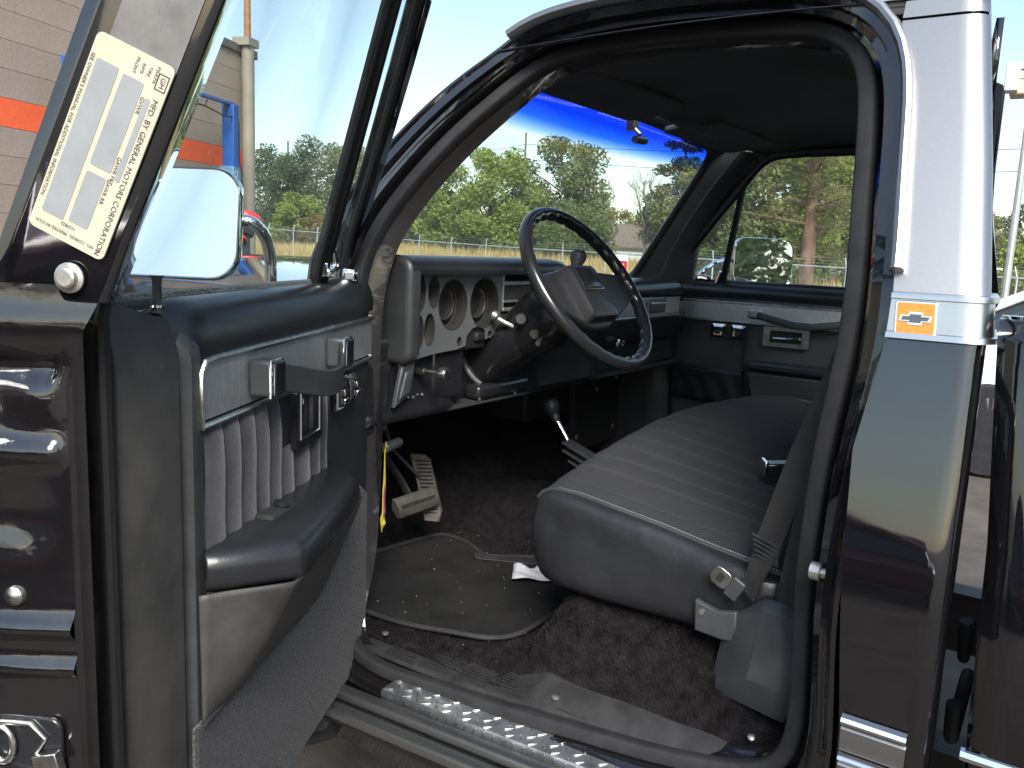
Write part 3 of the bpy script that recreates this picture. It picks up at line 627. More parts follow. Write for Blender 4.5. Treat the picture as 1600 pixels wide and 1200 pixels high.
# centre vent stack
m = MB()
for z, h in ((1.397, .006), (1.366, .010), (1.322, .006), (1.303, .009)): m.box((-.26, .928, z), (.25, .010, h))
m.box((-.382, .929, 1.35), (.006, .008, .10)); m.box((-.214, .928, 1.345), (.006, .010, .045)); m.build('vent_frame', 'trim', dash, bev=.002)
for k in range(17):
    m = MB(); m.box((-.37+.0098*k, .936, 1.344), (.0022, .016, .040), rotm(rz=20)); m.build('vent_louver', 'plastic', dash)
m = MB(); m.box((-.26, .958, 1.33), (.26, .02, .16)); m.build('vent_back', 'dark', dash)
m = MB(); m.box((-.26, .94, 1.25), (.26, .02, .085)); m.build('radio_panel', 'plastic', dash, bev=.004)
for k in range(4):
    m = MB(); m.lathe([(.006, 0), (.0055, .012), (.004, .013)], (-.375+.022*k, .928, 1.275-.006*(k % 2)), (0, -1, 0), 12); m.build('control_knob', 'chrome_worn', dash)
# passenger trim strip
m = MB(); m.box((.29, .950, 1.279), (.84, .018, .064)); m.build('dash_trim', 'trim', dash, bev=.004)
m = MB(); m.box((.29, .9405, 1.3085), (.845, .006, .005)); m.box((.29, .9405, 1.2495), (.845, .006, .005)); m.build('trim_bead', 'chrome_worn', dash, bev=.0015)
m = MB(); m.box((.527, .943, 1.281), (.118, .012, .044)); m.build('side_vent', 'plastic_gloss', dash, bev=.003)
m = MB(); m.box((.527, .939, 1.292), (.112, .006, .006)); m.build('vent_bar', 'chrome', dash, bev=.001)
m = MB(); m.box((.425, .9405, 1.281), (.062, .006, .05)); m.build('dash_plaque', 'alu', dash, bev=.001)
m = MB()
for a, b, c, d in ((-.010, -.012, -.006, .010), (.000, .010, .010, -.012), (-.006, .010, .006, .014), (-.012, .002, .012, .004), (.006, .012, .012, .018)): m.tube([(.430+a, .937, 1.281+b), (.430+c, .937, 1.281+d)], .003, 6)
m.build('plaque_emblem', 'bowtie', dash)
# lower dash
def lowd(i, j):
    x = -.838+1.60*i; z = 1.255-.175*j; return Vector((x, .944+.06*math.exp(-((x+.40)/.13)**4)+.012*math.sin(3*j)-.012*j+(.035 if x > .1 else 0)*sm(.35, .6, j)*sm(.1, .2, x), z))
m = MB(); m.grid(lowd, 40, 12); m.build('lower_dash', 'plastic_gloss', dash, sol=.004)
m = MB(); m.grid(lambda i, j: Vector((-.838+1.6*i, .935+.40*j, 1.082+.02*j)), 8, 4); m.build('dash_underside', 'dark', dash, sol=.004)
m = MB(); m.box((-.80, .95, 1.135), (.075, .03, .15)); m.build('dash_end', 'plastic_gloss', dash, bev=.008)
# column surround
m = MB(); m.box((-.565, .948, 1.165), (.11, .02, .12)); m.build('column_bracket', 'plastic_gloss', dash, bev=.02, seg=3)
m = MB(); m.box((-.34, .962, 1.104), (.22, .05, .036)); m.build('column_cover', 'plastic_gloss', dash, bev=.012, seg=3)
m = MB(); m.lathe([(.058, 0), (.063, .004), (.064, .010), (.058, .011)], (-.37, 1.000, 1.153), (0, -.809, .588), 26); m.build('column_collar', 'trim', dash)
# fresh-air vent left, brake/lamp pull knob
m = MB(); m.prism([(-.768, 1.112), (-.716, 1.137), (-.704, 1.206), (-.745, 1.200)], lambda a, b, d: Vector((a, d, b)), .918, .930); m.build('side_vent', 'plastic_grey', dash, bev=.003)
m = MB(); m.prism([(-.757, 1.128), (-.726, 1.142), (-.719, 1.190), (-.739, 1.188)], lambda a, b, d: Vector((a, d, b)), .912, .920); m.build('vent_flap', 'plastic_grey', dash, bev=.004)
m = MB(); m.lathe([(.008, 0), (.008, .02), (.005, .022), (.005, .055), (.0135, .060), (.0155, .070), (.013, .078), (.005, .080)], (-.677, .938, 1.182), (.12, -1, -.02), 20); m.build('pull_knob', 'chrome_worn', dash)
for x, z in ((.257, 1.169), (.265, 1.178)):
    m = MB(); m.lathe([(.010, 0), (.010, .006), (.004, .008), (.004, .022)], (x, .945, z), (0, -1, .2), 12); m.build('toggle_switch', 'chrome', dash)
for x, z in ((-.69, 1.125), (-.66, 1.127), (-.30, 1.088), (-.2, 1.09), (-.1, 1.09), (.0, 1.09), (.1, 1.09), (-.6, 1.087), (-.45, 1.09)):
    m = MB(); m.lathe([(.004, 0), (.004, .003)], (x, .937, z), (0, -1, 0), 8); m.build('screw', 'steel', dash)
# ---------------------------------------------------------------- steering column and wheel
AX = Vector((0, .809, -.588)); UP = Vector((0, .588, .809)); HC = Vector((-.37, .70, 1.37))
def wp(a, b, d): return HC+Vector((a, 0, 0))+UP*b-AX*d      # d towards the driver
col = empty('steering_column', par=T)
m = MB(); m.lathe([(.050, .12), (.055, .18), (.055, .20), (.058, .215), (.059, .27), (.056, .28), (.057, .42), (.055, .50)], HC, AX, 28); m.build('column_tube', 'plastic_gloss', col)
m = MB(); loops = []
for h, rx, rz in ((.050, .052, .052), (.056, .060, .060), (.085, .064, .066), (.09, .066, .070), (.145, .064, .072), (.205, .054, .060)):
    loops.append([HC+AX*h+Vector((math.copysign(abs(math.cos(q))**.6, math.cos(q))*rx, 0, 0))+UP*math.copysign(abs(math.sin(q))**.6, math.sin(q))*rz for q in [k*2*math.pi/32 for k in range(32)]])
m.loft(loops, True, True); m.build('column_shroud', 'plastic_gloss', col, ang=40)
m = MB(); m.tube([HC+AX*.086+Vector((math.cos(q)*.068, 0, 0))+UP*math.sin(q)*.072 for q in [k*2*math.pi/36 for k in range(36)]], .0022, 6, closed=True); m.build('shroud_bead', 'trim', col)
m = MB(); m.lathe([(.010, 0), (.011, .016), (.0125, .018), (.013, .026), (.011, .029), (.008, .029)], (-.425, .845, 1.288), (-.75, -.55, .1), 22); m.build('hazard_knob', 'plastic_grey', col)
m = MB(); m.tube([(-.42, .80, 1.262), (-.436, .80, 1.258)], .011, 12); m.tube([(-.425, .79, 1.244), (-.438, .786, 1.238)], .006, 8); m.build('ignition_lock', 'steel', col)
m = MB(); m.tube([(-.42, .862, 1.268), (-.438, .885, 1.280), (-.445, .897, 1.288)], [.005, .006, .006], 8); m.lathe([(.004, 0), (.011, .006), (.012, .016), (.006, .022)], (-.444, .893, 1.287), (-.25, .8, .5), 14); m.build('tilt_lever', 'steel', col)
m = MB(); m.tube([(-.33, .80, 1.345), (-.275, .806, 1.385), (-.255, .806, 1.412)], [.006, .006, .0065], 8); lv = m.build('shift_lever', 'chrome', col)
m = MB(); m.lathe([(.008, -.03), (.011, -.012), (.014, .006), (.0195, .018), (.021, .03), (.015, .04), (.004, .043)], (-.252, .805, 1.412), (.28, -.02, .95), 18); m.build('lever_knob', 'plastic_grey', lv)
wh = empty('steering_wheel', par=T)
N_ = 144; m = MB(); rimr = []
path = [wp(.2*math.cos(2*math.pi*k/N_), .2*math.sin(2*math.pi*k/N_), 0) for k in range(N_)]
loops = []
for k in range(N_):
    a = 2*math.pi*k/N_; ra = Vector((math.cos(a), 0, 0))+UP*math.sin(a); bump = .0028*math.sin(a*30)
    lp = []
    for q in range(14):
        t = 2*math.pi*q/14; ci = math.cos(t); rr = .0135
        rad = rr*ci; ax_ = rr*1.12*math.sin(t)
        if ci < -.2: rad -= (bump+.0015)*(-ci)
        lp.append(path[k]+ra*rad-AX*ax_)
    loops.append(lp)
loops.append(loops[0]); m.loft(loops); m.build('wheel_rim', 'plastic_gloss', wh)
sp_ = [(-.192, .030), (-.12, .047), (-.06, .058), (.06, .058), (.12, .047), (.192, .030), (.196, -.03), (.15, -.052), (.07, -.085), (.03, -.098), (-.03, -.098), (-.07, -.085), (-.15, -.052), (-.196, -.03)]
m = MB(); loops = []
for d, s_ in ((-.030, .93), (-.022, .99), (-.012, 1.0), (.0, .97)):
    loops.append([wp(a*(s_ if abs(a) < .15 else 1), b*s_, d-.022*(1-min(1, (abs(a)/.19)**2))+.004) for a, b in sp_])
m.loft(loops, True, True); m.build('wheel_spoke', 'wheelplastic', wh, bev=.004, ang=40)
m = MB(); loops = []
for d, s_ in ((-.03, 1.05), (-.006, 1.0), (.006, .95), (.010, .86)):
    loops.append([wp(a*s_, (b+.012)*s_-.012, d) for a, b in rrect(-.062, .062, -.082, .058, .012, 4)])
m.loft(loops, True, True); m.build('hub_pad', 'wheelplastic', wh, ang=30)
m = MB(); loops = []
for d, s_ in ((.009, 1.03), (.013, 1.0), (.014, .95)):
    loops.append([wp(a*s_, (b-.016)*s_+.016, d) for a, b in rrect(-.042, .042, -.014, .046, .004, 3)])
m.loft(loops, True, True); m.build('horn_cap', 'plastic_gloss', wh)
m = MB()
for q in range(9): m.box(wp(-.030+.0075*q, -.008, .0148), (.0055, .003, .004), rotm(rx=-36))
m.build('horn_lettering', 'dark', wh)
m = MB(); m.lathe([(.05, -.03), (.045, -.065)], HC, -AX, 24); m.build('hub_cone', 'plastic', wh)
# ---------------------------------------------------------------- pedals, levers
ped = empty('brake_pedal', par=T)
m = MB(); loops = []
for k in range(9):
    f = k/8; x = -.602+.150*f
    yy = 1.09+.008*math.sin(math.pi*f)*0
    loops.append([Vector((x+.02, yy+.0, .842)), Vector((x+.022, yy-.012, .838)), Vector((x+.028, yy-.02, .815)), Vector((x+.04, yy-.014, .790)), Vector((x+.042, yy, .784)), Vector((x+.03, yy+.012, .812))])
m.loft(loops, True, True); m.build('pedal_pad', mat('worn_pedal_rubber', (.075, .070, .058), .6, bump=(90, .3, .002), var=(30, .35)), ped, bev=.003)
m = MB()
for z, y in ((.823, 1.0715), (.818, 1.0708)): m.box((-.505, y-.0005, z), (.125, .002, .0022))
m.build('pad_groove', 'dark', ped)
m = MB(); m.tube([(-.50, 1.10, .82), (-.51, 1.13, .87), (-.555, 1.16, .95), (-.56, 1.16, 1.08)], .010, 8, flat=.5); m.build('pedal_arm', 'darkmetal', ped)
gas = empty('accelerator_pedal', par=T)
m = MB(); loops = []
gp = [(.745, -.425, 1.09), (.77, -.412, 1.10), (.84, -.41, 1.125), (.90, -.412, 1.145), (.912, -.418, 1.15)]
for z, x, y in gp:
    wd_ = .019 if .76 < z < .905 else .010
    loops.append([Vector((x-wd_, y+.02, z)), Vector((x+wd_*.35, y-.030*(wd_/.03), z)), Vector((x+wd_, y-.016, z)), Vector((x-wd_*.2, y+.03, z))])
m.loft(loops, True, True); gp_ = m.build('pedal_pad', mat('worn_gas_pedal', (.060, .052, .043), .65, var=(40, .4)), gas, bev=.002)
m = MB()
for k in range(15):
    z = .765+.0095*k; f = (z-.745)/.165; x = -.414; y = 1.098+.045*f
    m.tube([(x-.016, y+.008, z), (x+.006, y-.020, z)], .0014, 5)
m.build('pedal_tread', 'dark', gas)
m = MB(); m.tube([(-.42, 1.14, .85), (-.47, 1.20, .93), (-.48, 1.23, 1.05)], .006, 8); m.build('pedal_arm', 'darkmetal', gas)
m = MB(); m.tube([(-.66, 1.26, .76), (-.61, 1.22, .79)], .012, 6); m.box((-.665, 1.2, .80), (.06, .02, .09), rotm(rx=-20)); m.build('parking_brake_pedal', 'steel', T, bev=.003)
# brake release handle and tag
m = MB(); m.cyl((-.735, .975, 1.013), (-.676, .985, 1.016), .0115, 14); rh = m.build('brake_release_handle', 'plastic_grey', T, bev=.003)
m = MB(); m.tube([(-.80, .99, 1.028), (-.725, .985, 1.018)], .0045, 8); m.build('release_rod', 'chrome_worn', rh)
m = MB(); m.tube([(-.72, .995, 1.05), (-.71, .993, 1.075), (-.70, .99, 1.09), (-.68, .99, 1.09)], .010, 8, flat=.5); m.build('release_bracket', 'darkmetal', rh)
m = MB(); loops = []
for k, (z, x) in enumerate([(1.028, -.733), (1.006, -.736), (.97, -.7365), (.945, -.7355), (.925, -.738), (.90, -.7375), (.87, -.738), (.858, -.7405), (.845, -.739), (.828, -.7425)]):
    wd_ = (.002, .003, .0035, .005, .005, .0055, .0055, .009, .008, .001)[k]
    loops.append([Vector((x-wd_, .968, z)), Vector((x+wd_, .972+.002*math.sin(3*k), z)), Vector((x+wd_*.6, .974, z)), Vector((x-wd_, .970, z))])
m.loft(loops, True, True); yt = m.build('hanging_tag', 'yellow', None, ang=20); tag(yt, 'yellow paper tag hanging from the brake release handle', 'tag')
m = MB(); m.tube([(-.738, .9665, .93), (-.740, .9665, .90), (-.738, .9665, .875), (-.741, .9665, .865)], .0016, 5); m.build('tag_print', mat('tag_print', (.18, .03, .10), .6), yt)
# transfer case lever
tl = empty('transfer_lever', par=T)
m = MB(); m.lathe([(.010, -.035), (.013, -.022), (.012, -.015), (.020, .0), (.023, .012), (.020, .026), (.010, .034), (.002, .035)], (-.02, .992, .998), (0, .45, .9), 20); m.build('lever_knob', 'plastic', tl)
m = MB(); m.cyl((-.02, .975, .968), (-.02, .938, .918), .0065, 12); m.build('lever_shaft', 'chrome', tl)
for k, (z, y, ln) in enumerate(((.912, .93, .16), (.888, .94, .15), (.866, .95, .10))):
    m = MB(); m.box((-.015+.012*k, y-.06, z-.026), (.05, ln, .008), rotm(rx=20)); m.build('lever_plate', 'plastic_grey', tl, bev=.002)
# ---------------------------------------------------------------- passenger door (closed)
pd = empty('passenger_door', par=T)
def pdoor(i, j):
    y = 1.0-.90*i; z = .68+.655*j
    return Vector((.805+.01*math.sin(2*j)-.004*sm(.735, .725, y), y, z))
m = MB(); m.grid(pdoor, 40, 16); m.build('door_panel', 'vinyl', pd, sol=.004)
m = MB(); m.loft([[Vector((.822+.0*q, y, z)), Vector((.806, y, z-.004)), Vector((.794, y, z-.016)), Vector((.79, y, z-.034)), Vector((.80, y, z-.05))] for q in range(1) for y, z in [(1.035-.05*k, 1.362) for k in range(19)]], closed=False); m.build('door_top_pad', 'vinyl_soft', pd, ang=60)
m = MB(); m.box((.797, .54, 1.264), (.008, .88, .062)); m.build('door_trim', 'trim', pd, bev=.003)
m = MB()
for z in (1.297, 1.231): m.box((.794, .54, z), (.008, .89, .006))
m.build('trim_bead', 'chrome_worn', pd, bev=.0015)
for y in (.826, .755):
    m = MB(); loops = [[Vector((.800-d, y+a*s_, 1.196+b*s_)) for a, b in rrect(-.026, .026, -.024, .024, .004, 3)] for d, s_ in ((0, 1), (.005, 1), (.012, .6))]; m.loft(loops, True, True); sw = m.build('window_switch', 'chrome', pd, ang=20)
    m = MB(); m.box((.7875, y, 1.202), (.003, .018, .010)); m.box((.7875, y, 1.189), (.003, .018, .010)); m.build('switch_rocker', 'plastic_gloss', pd, bev=.001)
fillholes(rrect(.512, .665, 1.160, 1.226, .004, 2), [rrect(.535, .642, 1.173, 1.214, .003, 2)], lambda a, b: (.792, a, b), 'handle_escutcheon', 'chrome_worn', pd, .008)
m = MB(); m.box((.806, .588, 1.194), (.02, .105, .04)); m.build('handle_recess', 'dark', pd)
m = MB(); m.box((.787, .585, 1.189), (.008, .095, .010), rotm(rx=-3)); m.build('inside_handle', 'chrome', pd, bev=.003)
m = MB(); m.box((.787, .698, 1.264), (.022, .045, .032)); m.build('strap_mount', 'chrome_worn', pd, bev=.005)
m = MB(); m.box((.787, .37, 1.262), (.022, .045, .032)); m.build('strap_mount', 'chrome_worn', pd, bev=.005)
m = MB(); m.tube([(.775, .685, 1.262), (.765, .64, 1.252), (.755, .56, 1.238), (.755, .50, 1.237), (.765, .42, 1.250), (.775, .38, 1.258)], .012, 8, flat=.45); m.build('pull_strap', 'vinyl', pd)
m = MB(); m.prism([(.705, 1.098), (.688, 1.108), (.40, 1.108), (.10, 1.10), (.10, 1.075), (.66, 1.078), (.69, 1.078)], lambda a, b, d: Vector((d, a, b)), .735, .80); m.build('armrest', 'vinyl_soft', pd, bev=.010, seg=3)
m = MB(); m.prism([(.70, 1.07), (.10, 1.07), (.10, .92), (.67, .93)], lambda a, b, d: Vector((d-.02*(b-.92)/.15, a, b)), .765, .80); m.build('armrest_base', 'vinyl', pd, bev=.008)
def pock(i, j):
    y = .995-.27*i; z = .945+.115*j; return Vector((.800-.010*math.sin(math.pi*i)-.012*j+.004*math.sin(26*i+5*j)*(1-j), y, z))
m = MB(); m.grid(pock, 24, 10); m.build('map_pocket', 'vinyl_soft', pd, sol=.004)
m = MB(); m.tube([(.786, .995, 1.062), (.776, .86, 1.060), (.786, .725, 1.062)], .005, 8); m.tube([(.79, .727, 1.06), (.795, .727, .95)], .003, 6); m.build('pocket_hem', 'vinyl_soft', pd)
m = MB(); m.tube([(.797, .727, 1.225), (.797, .727, .72)], .004, 6); m.build('panel_seam', 'vinyl_soft', pd)
# window frame, vent window
fr = [(.825, 1.035, 1.365), (.80, .985, 1.425), (.765, .885, 1.545), (.725, .765, 1.675), (.697, .690, 1.760), (.690, .655, 1.778), (.686, .58, 1.783), (.684, .30, 1.785), (.686, .16, 1.780), (.70, .11, 1.755), (.82, .09, 1.365)]
m = MB(); m.tube(smooth(resample(fr, 60), 2), .017, 8); m.build('window_frame', 'rubberdark', pd)
m = MB(); m.tube([(.823, .836, 1.355), (.69, .728, 1.778)], [.015, .013], 8, flat=.8); m.build('division_bar', 'rubberdark', pd)
m = MB(); m.tube([(.83, 1.035, 1.362), (.83, .09, 1.362)], .010, 8); m.build('sill_rubber', 'rubberdark', pd)
m = MB(); m.add([(.826, 1.03, 1.36), (.826, .84, 1.36), (.69, .73, 1.775), (.70, .70, 1.755)], [(0, 1, 2, 3)]); m.build('vent_glass', 'glass', pd, sol=.004)
m = MB(); m.add([(.828, .84, 1.36), (.828, .09, 1.36), (.69, .12, 1.78), (.692, .73, 1.78)], [(0, 1, 2, 3)]); m.build('door_glass', 'glass', pd, sol=.004)
m = MB(); m.add([(.90, 1.1, .55), (.97, 1.1, .95), (.935, 1.1, 1.36), (.935, .09, 1.36), (.97, .09, .95), (.90, .09, .55)], [(0, 1, 4, 5), (1, 2, 3, 4)]); m.build('door_skin', 'paint', pd, sol=.003)
m = MB(); m.tube([(.805, .875, 1.372), (.79, .905, 1.378), (.785, .925, 1.372)], .011, 10); m.tube([(.81, .85, 1.36), (.805, .835, 1.40)], .010, 8); m.build('vent_latch', 'chrome', pd)
# mirrors
def door_mirror(c, nrm, wdt, hgt, arm, par, tilt=0):
    mo_ = empty('side_mirror', par=par); nv = Vector((nrm[0], nrm[1], tilt)).normalized(); sv = Vector((-nv.y, nv.x, 0)).normalized(); uv_ = nv.cross(sv) if nv.cross(sv).z > 0 else -nv.cross(sv); c = Vector(c)
    def f(a, b, d): return c+sv*a+uv_*b+nv*d
    oc = rrect(-wdt/2, wdt/2, -hgt/2, hgt/2, .046, 8)
    m = MB(); loops = [[f(a*s_, b*s_, d) for a, b in oc] for d, s_ in ((.004, .955), (.006, .98), (.0, 1.0), (-.012, .99), (-.035, .86), (-.05, .55), (-.053, .2))]; m.loft(loops, True, False); m.f.append(tuple(range(len(m.v)-len(oc), len(m.v)))); m.build('mirror_shell', 'chrome', mo_, ang=50)
    m = MB(); m.add([f(a*.957, b*.957, .0035) for a, b in oc], [tuple(range(len(oc)))]); m.build('mirror_glass', 'mirror', mo_, smooth=False)
    m = MB(); m.tube(smooth(resample(arm, 30), 3), .0095, 10); m.build('mirror_arm', 'chrome', mo_)
door_mirror((1.10, .79, 1.437), (-.62, -.785), .258, .180, [(.92, .97, 1.372), (.93, .95, 1.40), (.96, .92, 1.43), (1.02, .88, 1.445), (1.06, .86, 1.44)], pd, .03)
# ---------------------------------------------------------------- driver's door, open. Local axes: x = from hinge to latch edge, y = inwards, z = up
HX, HY, PHI = -.870, .915, R(-62.8)
door = empty('driver_door', (HX, HY, 0), PHI-math.pi/2, par=T)
ts = lambda z, t0=-.05: t0+.45*(max(z, 1.38)-1.38)
# inner panel, column by column (rear strip, groove, main field)
colS = [(-.065, -.030), (-.06, -.004), (-.05, .0), (.16, .0), (.17, .0), (.40, .0), (.62, .0), (.640, .004), (.650, .002), (.656, -.010), (.666, -.011), (.672, -.002), (.70, -.003), (.762, -.006), (.775, -.012), (.778, -.026)]
rowsZ = [.60, .70, .80, .86, .92, 1.0, 1.10, 1.20, 1.26, 1.30, 1.318, 1.332, 1.345, 1.355]
def ptop(s, z, t):
    k = sm(1.300, 1.362, z); t2 = t-.045*k*k
    if s > .66: zz = z+.022*k*sm(.67, .77, s); return Vector((s, t-.012*k, zz))
    return Vector((s, t2, z+.010*k))
m = MB(); m.loft([[ptop(s, z, t) for z in rowsZ] for s, t in colS[:11]], closed=False); m.build('inner_panel', 'vinyl', door, ang=50)
m = MB(); m.loft([[ptop(s, z, t) for z in rowsZ] for s, t in colS[10:]], closed=False); m.build('rear_panel_strip', 'vinyl_worn', door, ang=40)
# padded top roll
m = MB(); loops = []
for k in range(30):
    s = -.06+.76*k/29; lf = .012*sm(.10, -.04, s); ek = 1-sm(.615, .70, s)**1.5*.97
    loops.append([Vector((s, t+lf*.3, z+lf)) for t, z in [(-.048+(t_+.048)*ek, 1.330+(z_-1.330)*(.5+.5*ek)) for t_, z_ in ((-.050, 1.360), (-.046, 1.373), (-.034, 1.375), (-.020, 1.370), (-.008, 1.358), (-.0005, 1.340), (.003, 1.322), (.002, 1.304))]])
m.loft(loops, closed=False); m.build('top_pad', 'vinyl_soft', door, ang=60)
m = MB(); m.tube([(-.05, -.052, 1.372), (.40, -.054, 1.374), (.72, -.054, 1.374)], .008, 8); m.build('window_sweep', 'carpet_door', door)
# silver trim strip
m = MB(); m.prism([(-.055, 1.229), (.628, 1.229), (.628, 1.293), (.624, 1.297), (-.055, 1.297)], lambda a, b, d: Vector((a, d, b)), -.002, .0045); m.build('trim_strip', 'trim', door, label='worn brushed metal trim strip')
rim_ = rrect(-.07, .636, 1.222, 1.302, .012, 5)
m = MB(); m.tube([(a, .006, b) for a, b in [(-.055, 1.302), (.60, 1.302), (.625, 1.300), (.634, 1.288), (.636, 1.25), (.636, 1.222), (-.055, 1.222)]], .0042, 8); m.build('trim_bead', 'chrome_worn', door)
# velour insert: each pleat its own cushion
edges = [.622, .574, .528, .482, .438, .396, .345, .275, .235, .205]
for a, b in zip(edges, edges[1:]):
    m = MB()
    zt = 1.219; zl = .99
    if abs(a-.345) < .01 or abs(a-.396) < .01: zt = 1.138
    def pl(i, j): s = b+(a-b)*i; z = zl+(zt-zl)*j; return Vector((s, .001+.011*(math.sin(math.pi*i)**.55)*(math.sin(math.pi*min(1, max(0, j)))**.25 if 0 < j < 1 else 0)+.0008*math.sin(50*z), z))
    m.grid(pl, 10, 14); m.build('velour_pleat', 'velour', door, ang=80)
for zt0, a, b in ((1.138, .396, .345), (1.138, .345, .275)):
    pass
# inside handle pocket
fillholes(rrect(.258, .366, 1.130, 1.222, .004, 2), [rrect(.271, .352, 1.146, 1.221, .003, 2)], lambda a, b: (a, .012, b), 'handle_escutcheon', 'plastic_gloss', door, .010)
m = MB(); m.tube([(a, .0175, b) for a, b in ((.272, 1.222), (.272, 1.145), (.352, 1.145), (.352, 1.222))], .0022, 6); m.build('escutcheon_rim', 'chrome', door)
m = MB(); m.box((.312, -.010, 1.184), (.084, .01, .078)); m.build('handle_recess', 'plastic_gloss', door)
m = MB(); m.box((.330, .006, 1.176), (.012, .010, .060), rotm(ry=-22)); m.build('inside_handle', 'chrome', door, bev=.003)
# pull strap
for s in (.489, .192):
    m = MB(); m.box((s, .022, 1.263), (.040, .034, .050)); mm_ = m.build('strap_mount', 'plastic_grey', door, bev=.005)
    m = MB(); m.box((s, .041, 1.263), (.034, .006, .046)); m.build('mount_cap', 'plastic_gloss', door, bev=.004)
    m = MB(); m.box((s, .0375, 1.263), (.043, .004, .053)); m.build('mount_rim', 'chrome', door, bev=.002)
m = MB(); ribbon(m, [(.475, .034, 1.262), (.44, .046, 1.254), (.39, .060, 1.242), (.345, .066, 1.236), (.30, .064, 1.237), (.265, .054, 1.244), (.235, .040, 1.255), (.21, .030, 1.262)], ((0, -.05, 1), (0, .05, 1)), .040, .003); m.build('pull_strap', 'vinyl', door, bev=.002)
# switches
for s, z in ((.160, 1.180), (.092, 1.184)):
    m = MB(); loops = [[Vector((s+a*q, .0+d, z+b*q)) for a, b in rrect(-.025, .025, -.027, .027, .004, 3)] for d, q in ((0, 1), (.012, 1), (.014, .92), (.018, .80))]; m.loft(loops, True, True); m.build('switch_bezel', 'chrome', door, ang=25)
    m = MB(); m.box((s, .019, z), (.034, .006, .036)); m.build('switch_plate', 'plastic_gloss', door, bev=.002)
    m = MB(); m.box((s, .024, z+.008), (.018, .006, .010), rotm(rx=20)); m.box((s, .024, z-.008), (.018, .006, .010), rotm(rx=-20)); m.build('switch_rocker', 'chrome', door, bev=.001)
# armrest
top = [(.648, .010), (.638, .028), (.580, .106), (.562, .111), (.40, .100), (.26, .082), (.205, .060), (.185, .012)]
m = MB(); loops = []
for z, q, dt in ((1.012, .96, -.006), (1.022, 1.0, .0), (1.050, 1.0, .002), (1.062, .975, -.004), (1.067, .93, -.010)):
    c = (.42, .04); loops.append([Vector((c[0]+(a-c[0])*q, max(.004, c[1]+(b-c[1])*q+dt), z+.006*(a-.42))) for a, b in top])
m.loft(loops, True, True); m.build('armrest', 'vinyl_soft', door, bev=.007, seg=3, ang=50)
m = MB(); m.box((.47, .028, 1.064), (.075, .030, .02), rotm(rz=-5)); m.build('armrest_cup', 'dark', door, bev=.006)
m = MB(); m.lathe([(.010, 0), (.012, .008), (.006, .012)], (.46, .03, 1.070), (0, .3, 1), 14); m.build('armrest_screw', 'plastic_gloss', door)
# moulded lower panel beneath the armrest
def lowm(i, j):
    s = .130+.525*i; k = interp([(0, .035), (.15, .070), (.5, .092), (.83, .102), (.87, .10), (.96, .03), (1, .008)], i)
    zb = .850+.062*sm(.30, 0, i); zt = 1.014+.004*i; z = zb+(zt-zb)*j; return Vector((s, .010+(k-.010)*j**.8, z))
m = MB(); m.grid(lowm, 60, 20); m.build('lower_panel', 'vinyl_worn', door, ang=50, sol=.003, off=1)
m = MB(); m.tube([lowm(k/40, 0)+Vector((0, .002, 0)) for k in range(41)], .004, 8); m.build('panel_bead', 'vinyl', door)
# carpet kick area
m = MB(); m.prism([(-.035, .60), (.665, .60), (.665, .848), (.45, .846), (.26, .862), (.15, .895), (.09, .96), (.02, .98), (-.03, .95)], lambda a, b, d: Vector((a, d, b)), .0, .009); m.build('carpet_kick', 'carpet_door', door, bev=.004)
# door shell: outer skin
XS = [(.58, -.115), (.62, -.135), (.80, -.165), (.98, -.175), (1.08, -.172), (1.15, -.165), (1.362, -.125)]
m = MB(); m.grid(lambda i, j: Vector((-.08+1.04*i, interp(XS, .58+.78*j), .58+.78*j)), 12, 20); m.build('door_skin', 'paint', door, sol=.004)
m = MB(); m.grid(lambda i, j: Vector((-.08+.0*i, -.13+.10*i, .58+.78*j)), 3, 6); m.build('hinge_face', 'jamb', door, sol=.003)
# weatherstrip channel between panel and jamb
m = MB(); prof = [(.774, -.020), (.780, -.036), (.792, -.020), (.802, -.012), (.808, -.028), (.818, -.028), (.826, -.012), (.838, -.004), (.846, -.012), (.852, -.012), (.857, -.003), (.862, -.008)]
m.loft([[Vector((s, t, z)) for z in (.60, .9, 1.2, 1.30, 1.36)] for s, t in prof], closed=False); m.build('jamb_channel', 'jamb', door, ang=30)
m = MB(); m.tube([(.802, -.008, .60), (.802, -.008, 1.365), (.806, .012, 1.44), (.806, .19, 1.84)], .007, 8); m.build('door_weatherstrip', 'rubberdark', door)
# latch face with pressed ridges
def jam(i, j):
    z = .60+.80*i; tr_ = -.006+.040*sm(1.30, 1.41, z); t = tr_-(.135+tr_)*j
    rid = .005*math.exp(-((z-1.362)/.018)**2)+.004*math.exp(-((z-1.30)/.03)**2)*math.sin(9*j)-.012*math.exp(-((z-1.322)/.012)**2)*sm(.05, .15, j)*sm(.9, .75, j)+.009*math.exp(-((z-1.245)/.011)**2)*sm(0, .1, j)+.010*math.exp(-((z-1.072)/.010)**2)+.007*math.exp(-((z-1.030)/.008)**2)-.012*sm(1.06, 1.05, z)*sm(.97, .98, z)*0-.010*math.exp(-((z-1.18)/.03)**2)*math.sin(math.pi*j)
    return Vector((.862+rid+.010*math.sin(2.2*j), t, z))
m = MB(); m.grid(jam, 160, 40); m.build('latch_face', 'jamb', door, ang=80)
m = MB(); m.lathe([(.0135, 0), (.0135, .002), (.0095, .003), (.0088, .008), (.007, .009)], (.872, .0095, 1.407), (1, .05, 0), 18); m.build('frame_bolt', 'steel', door, ang=20)
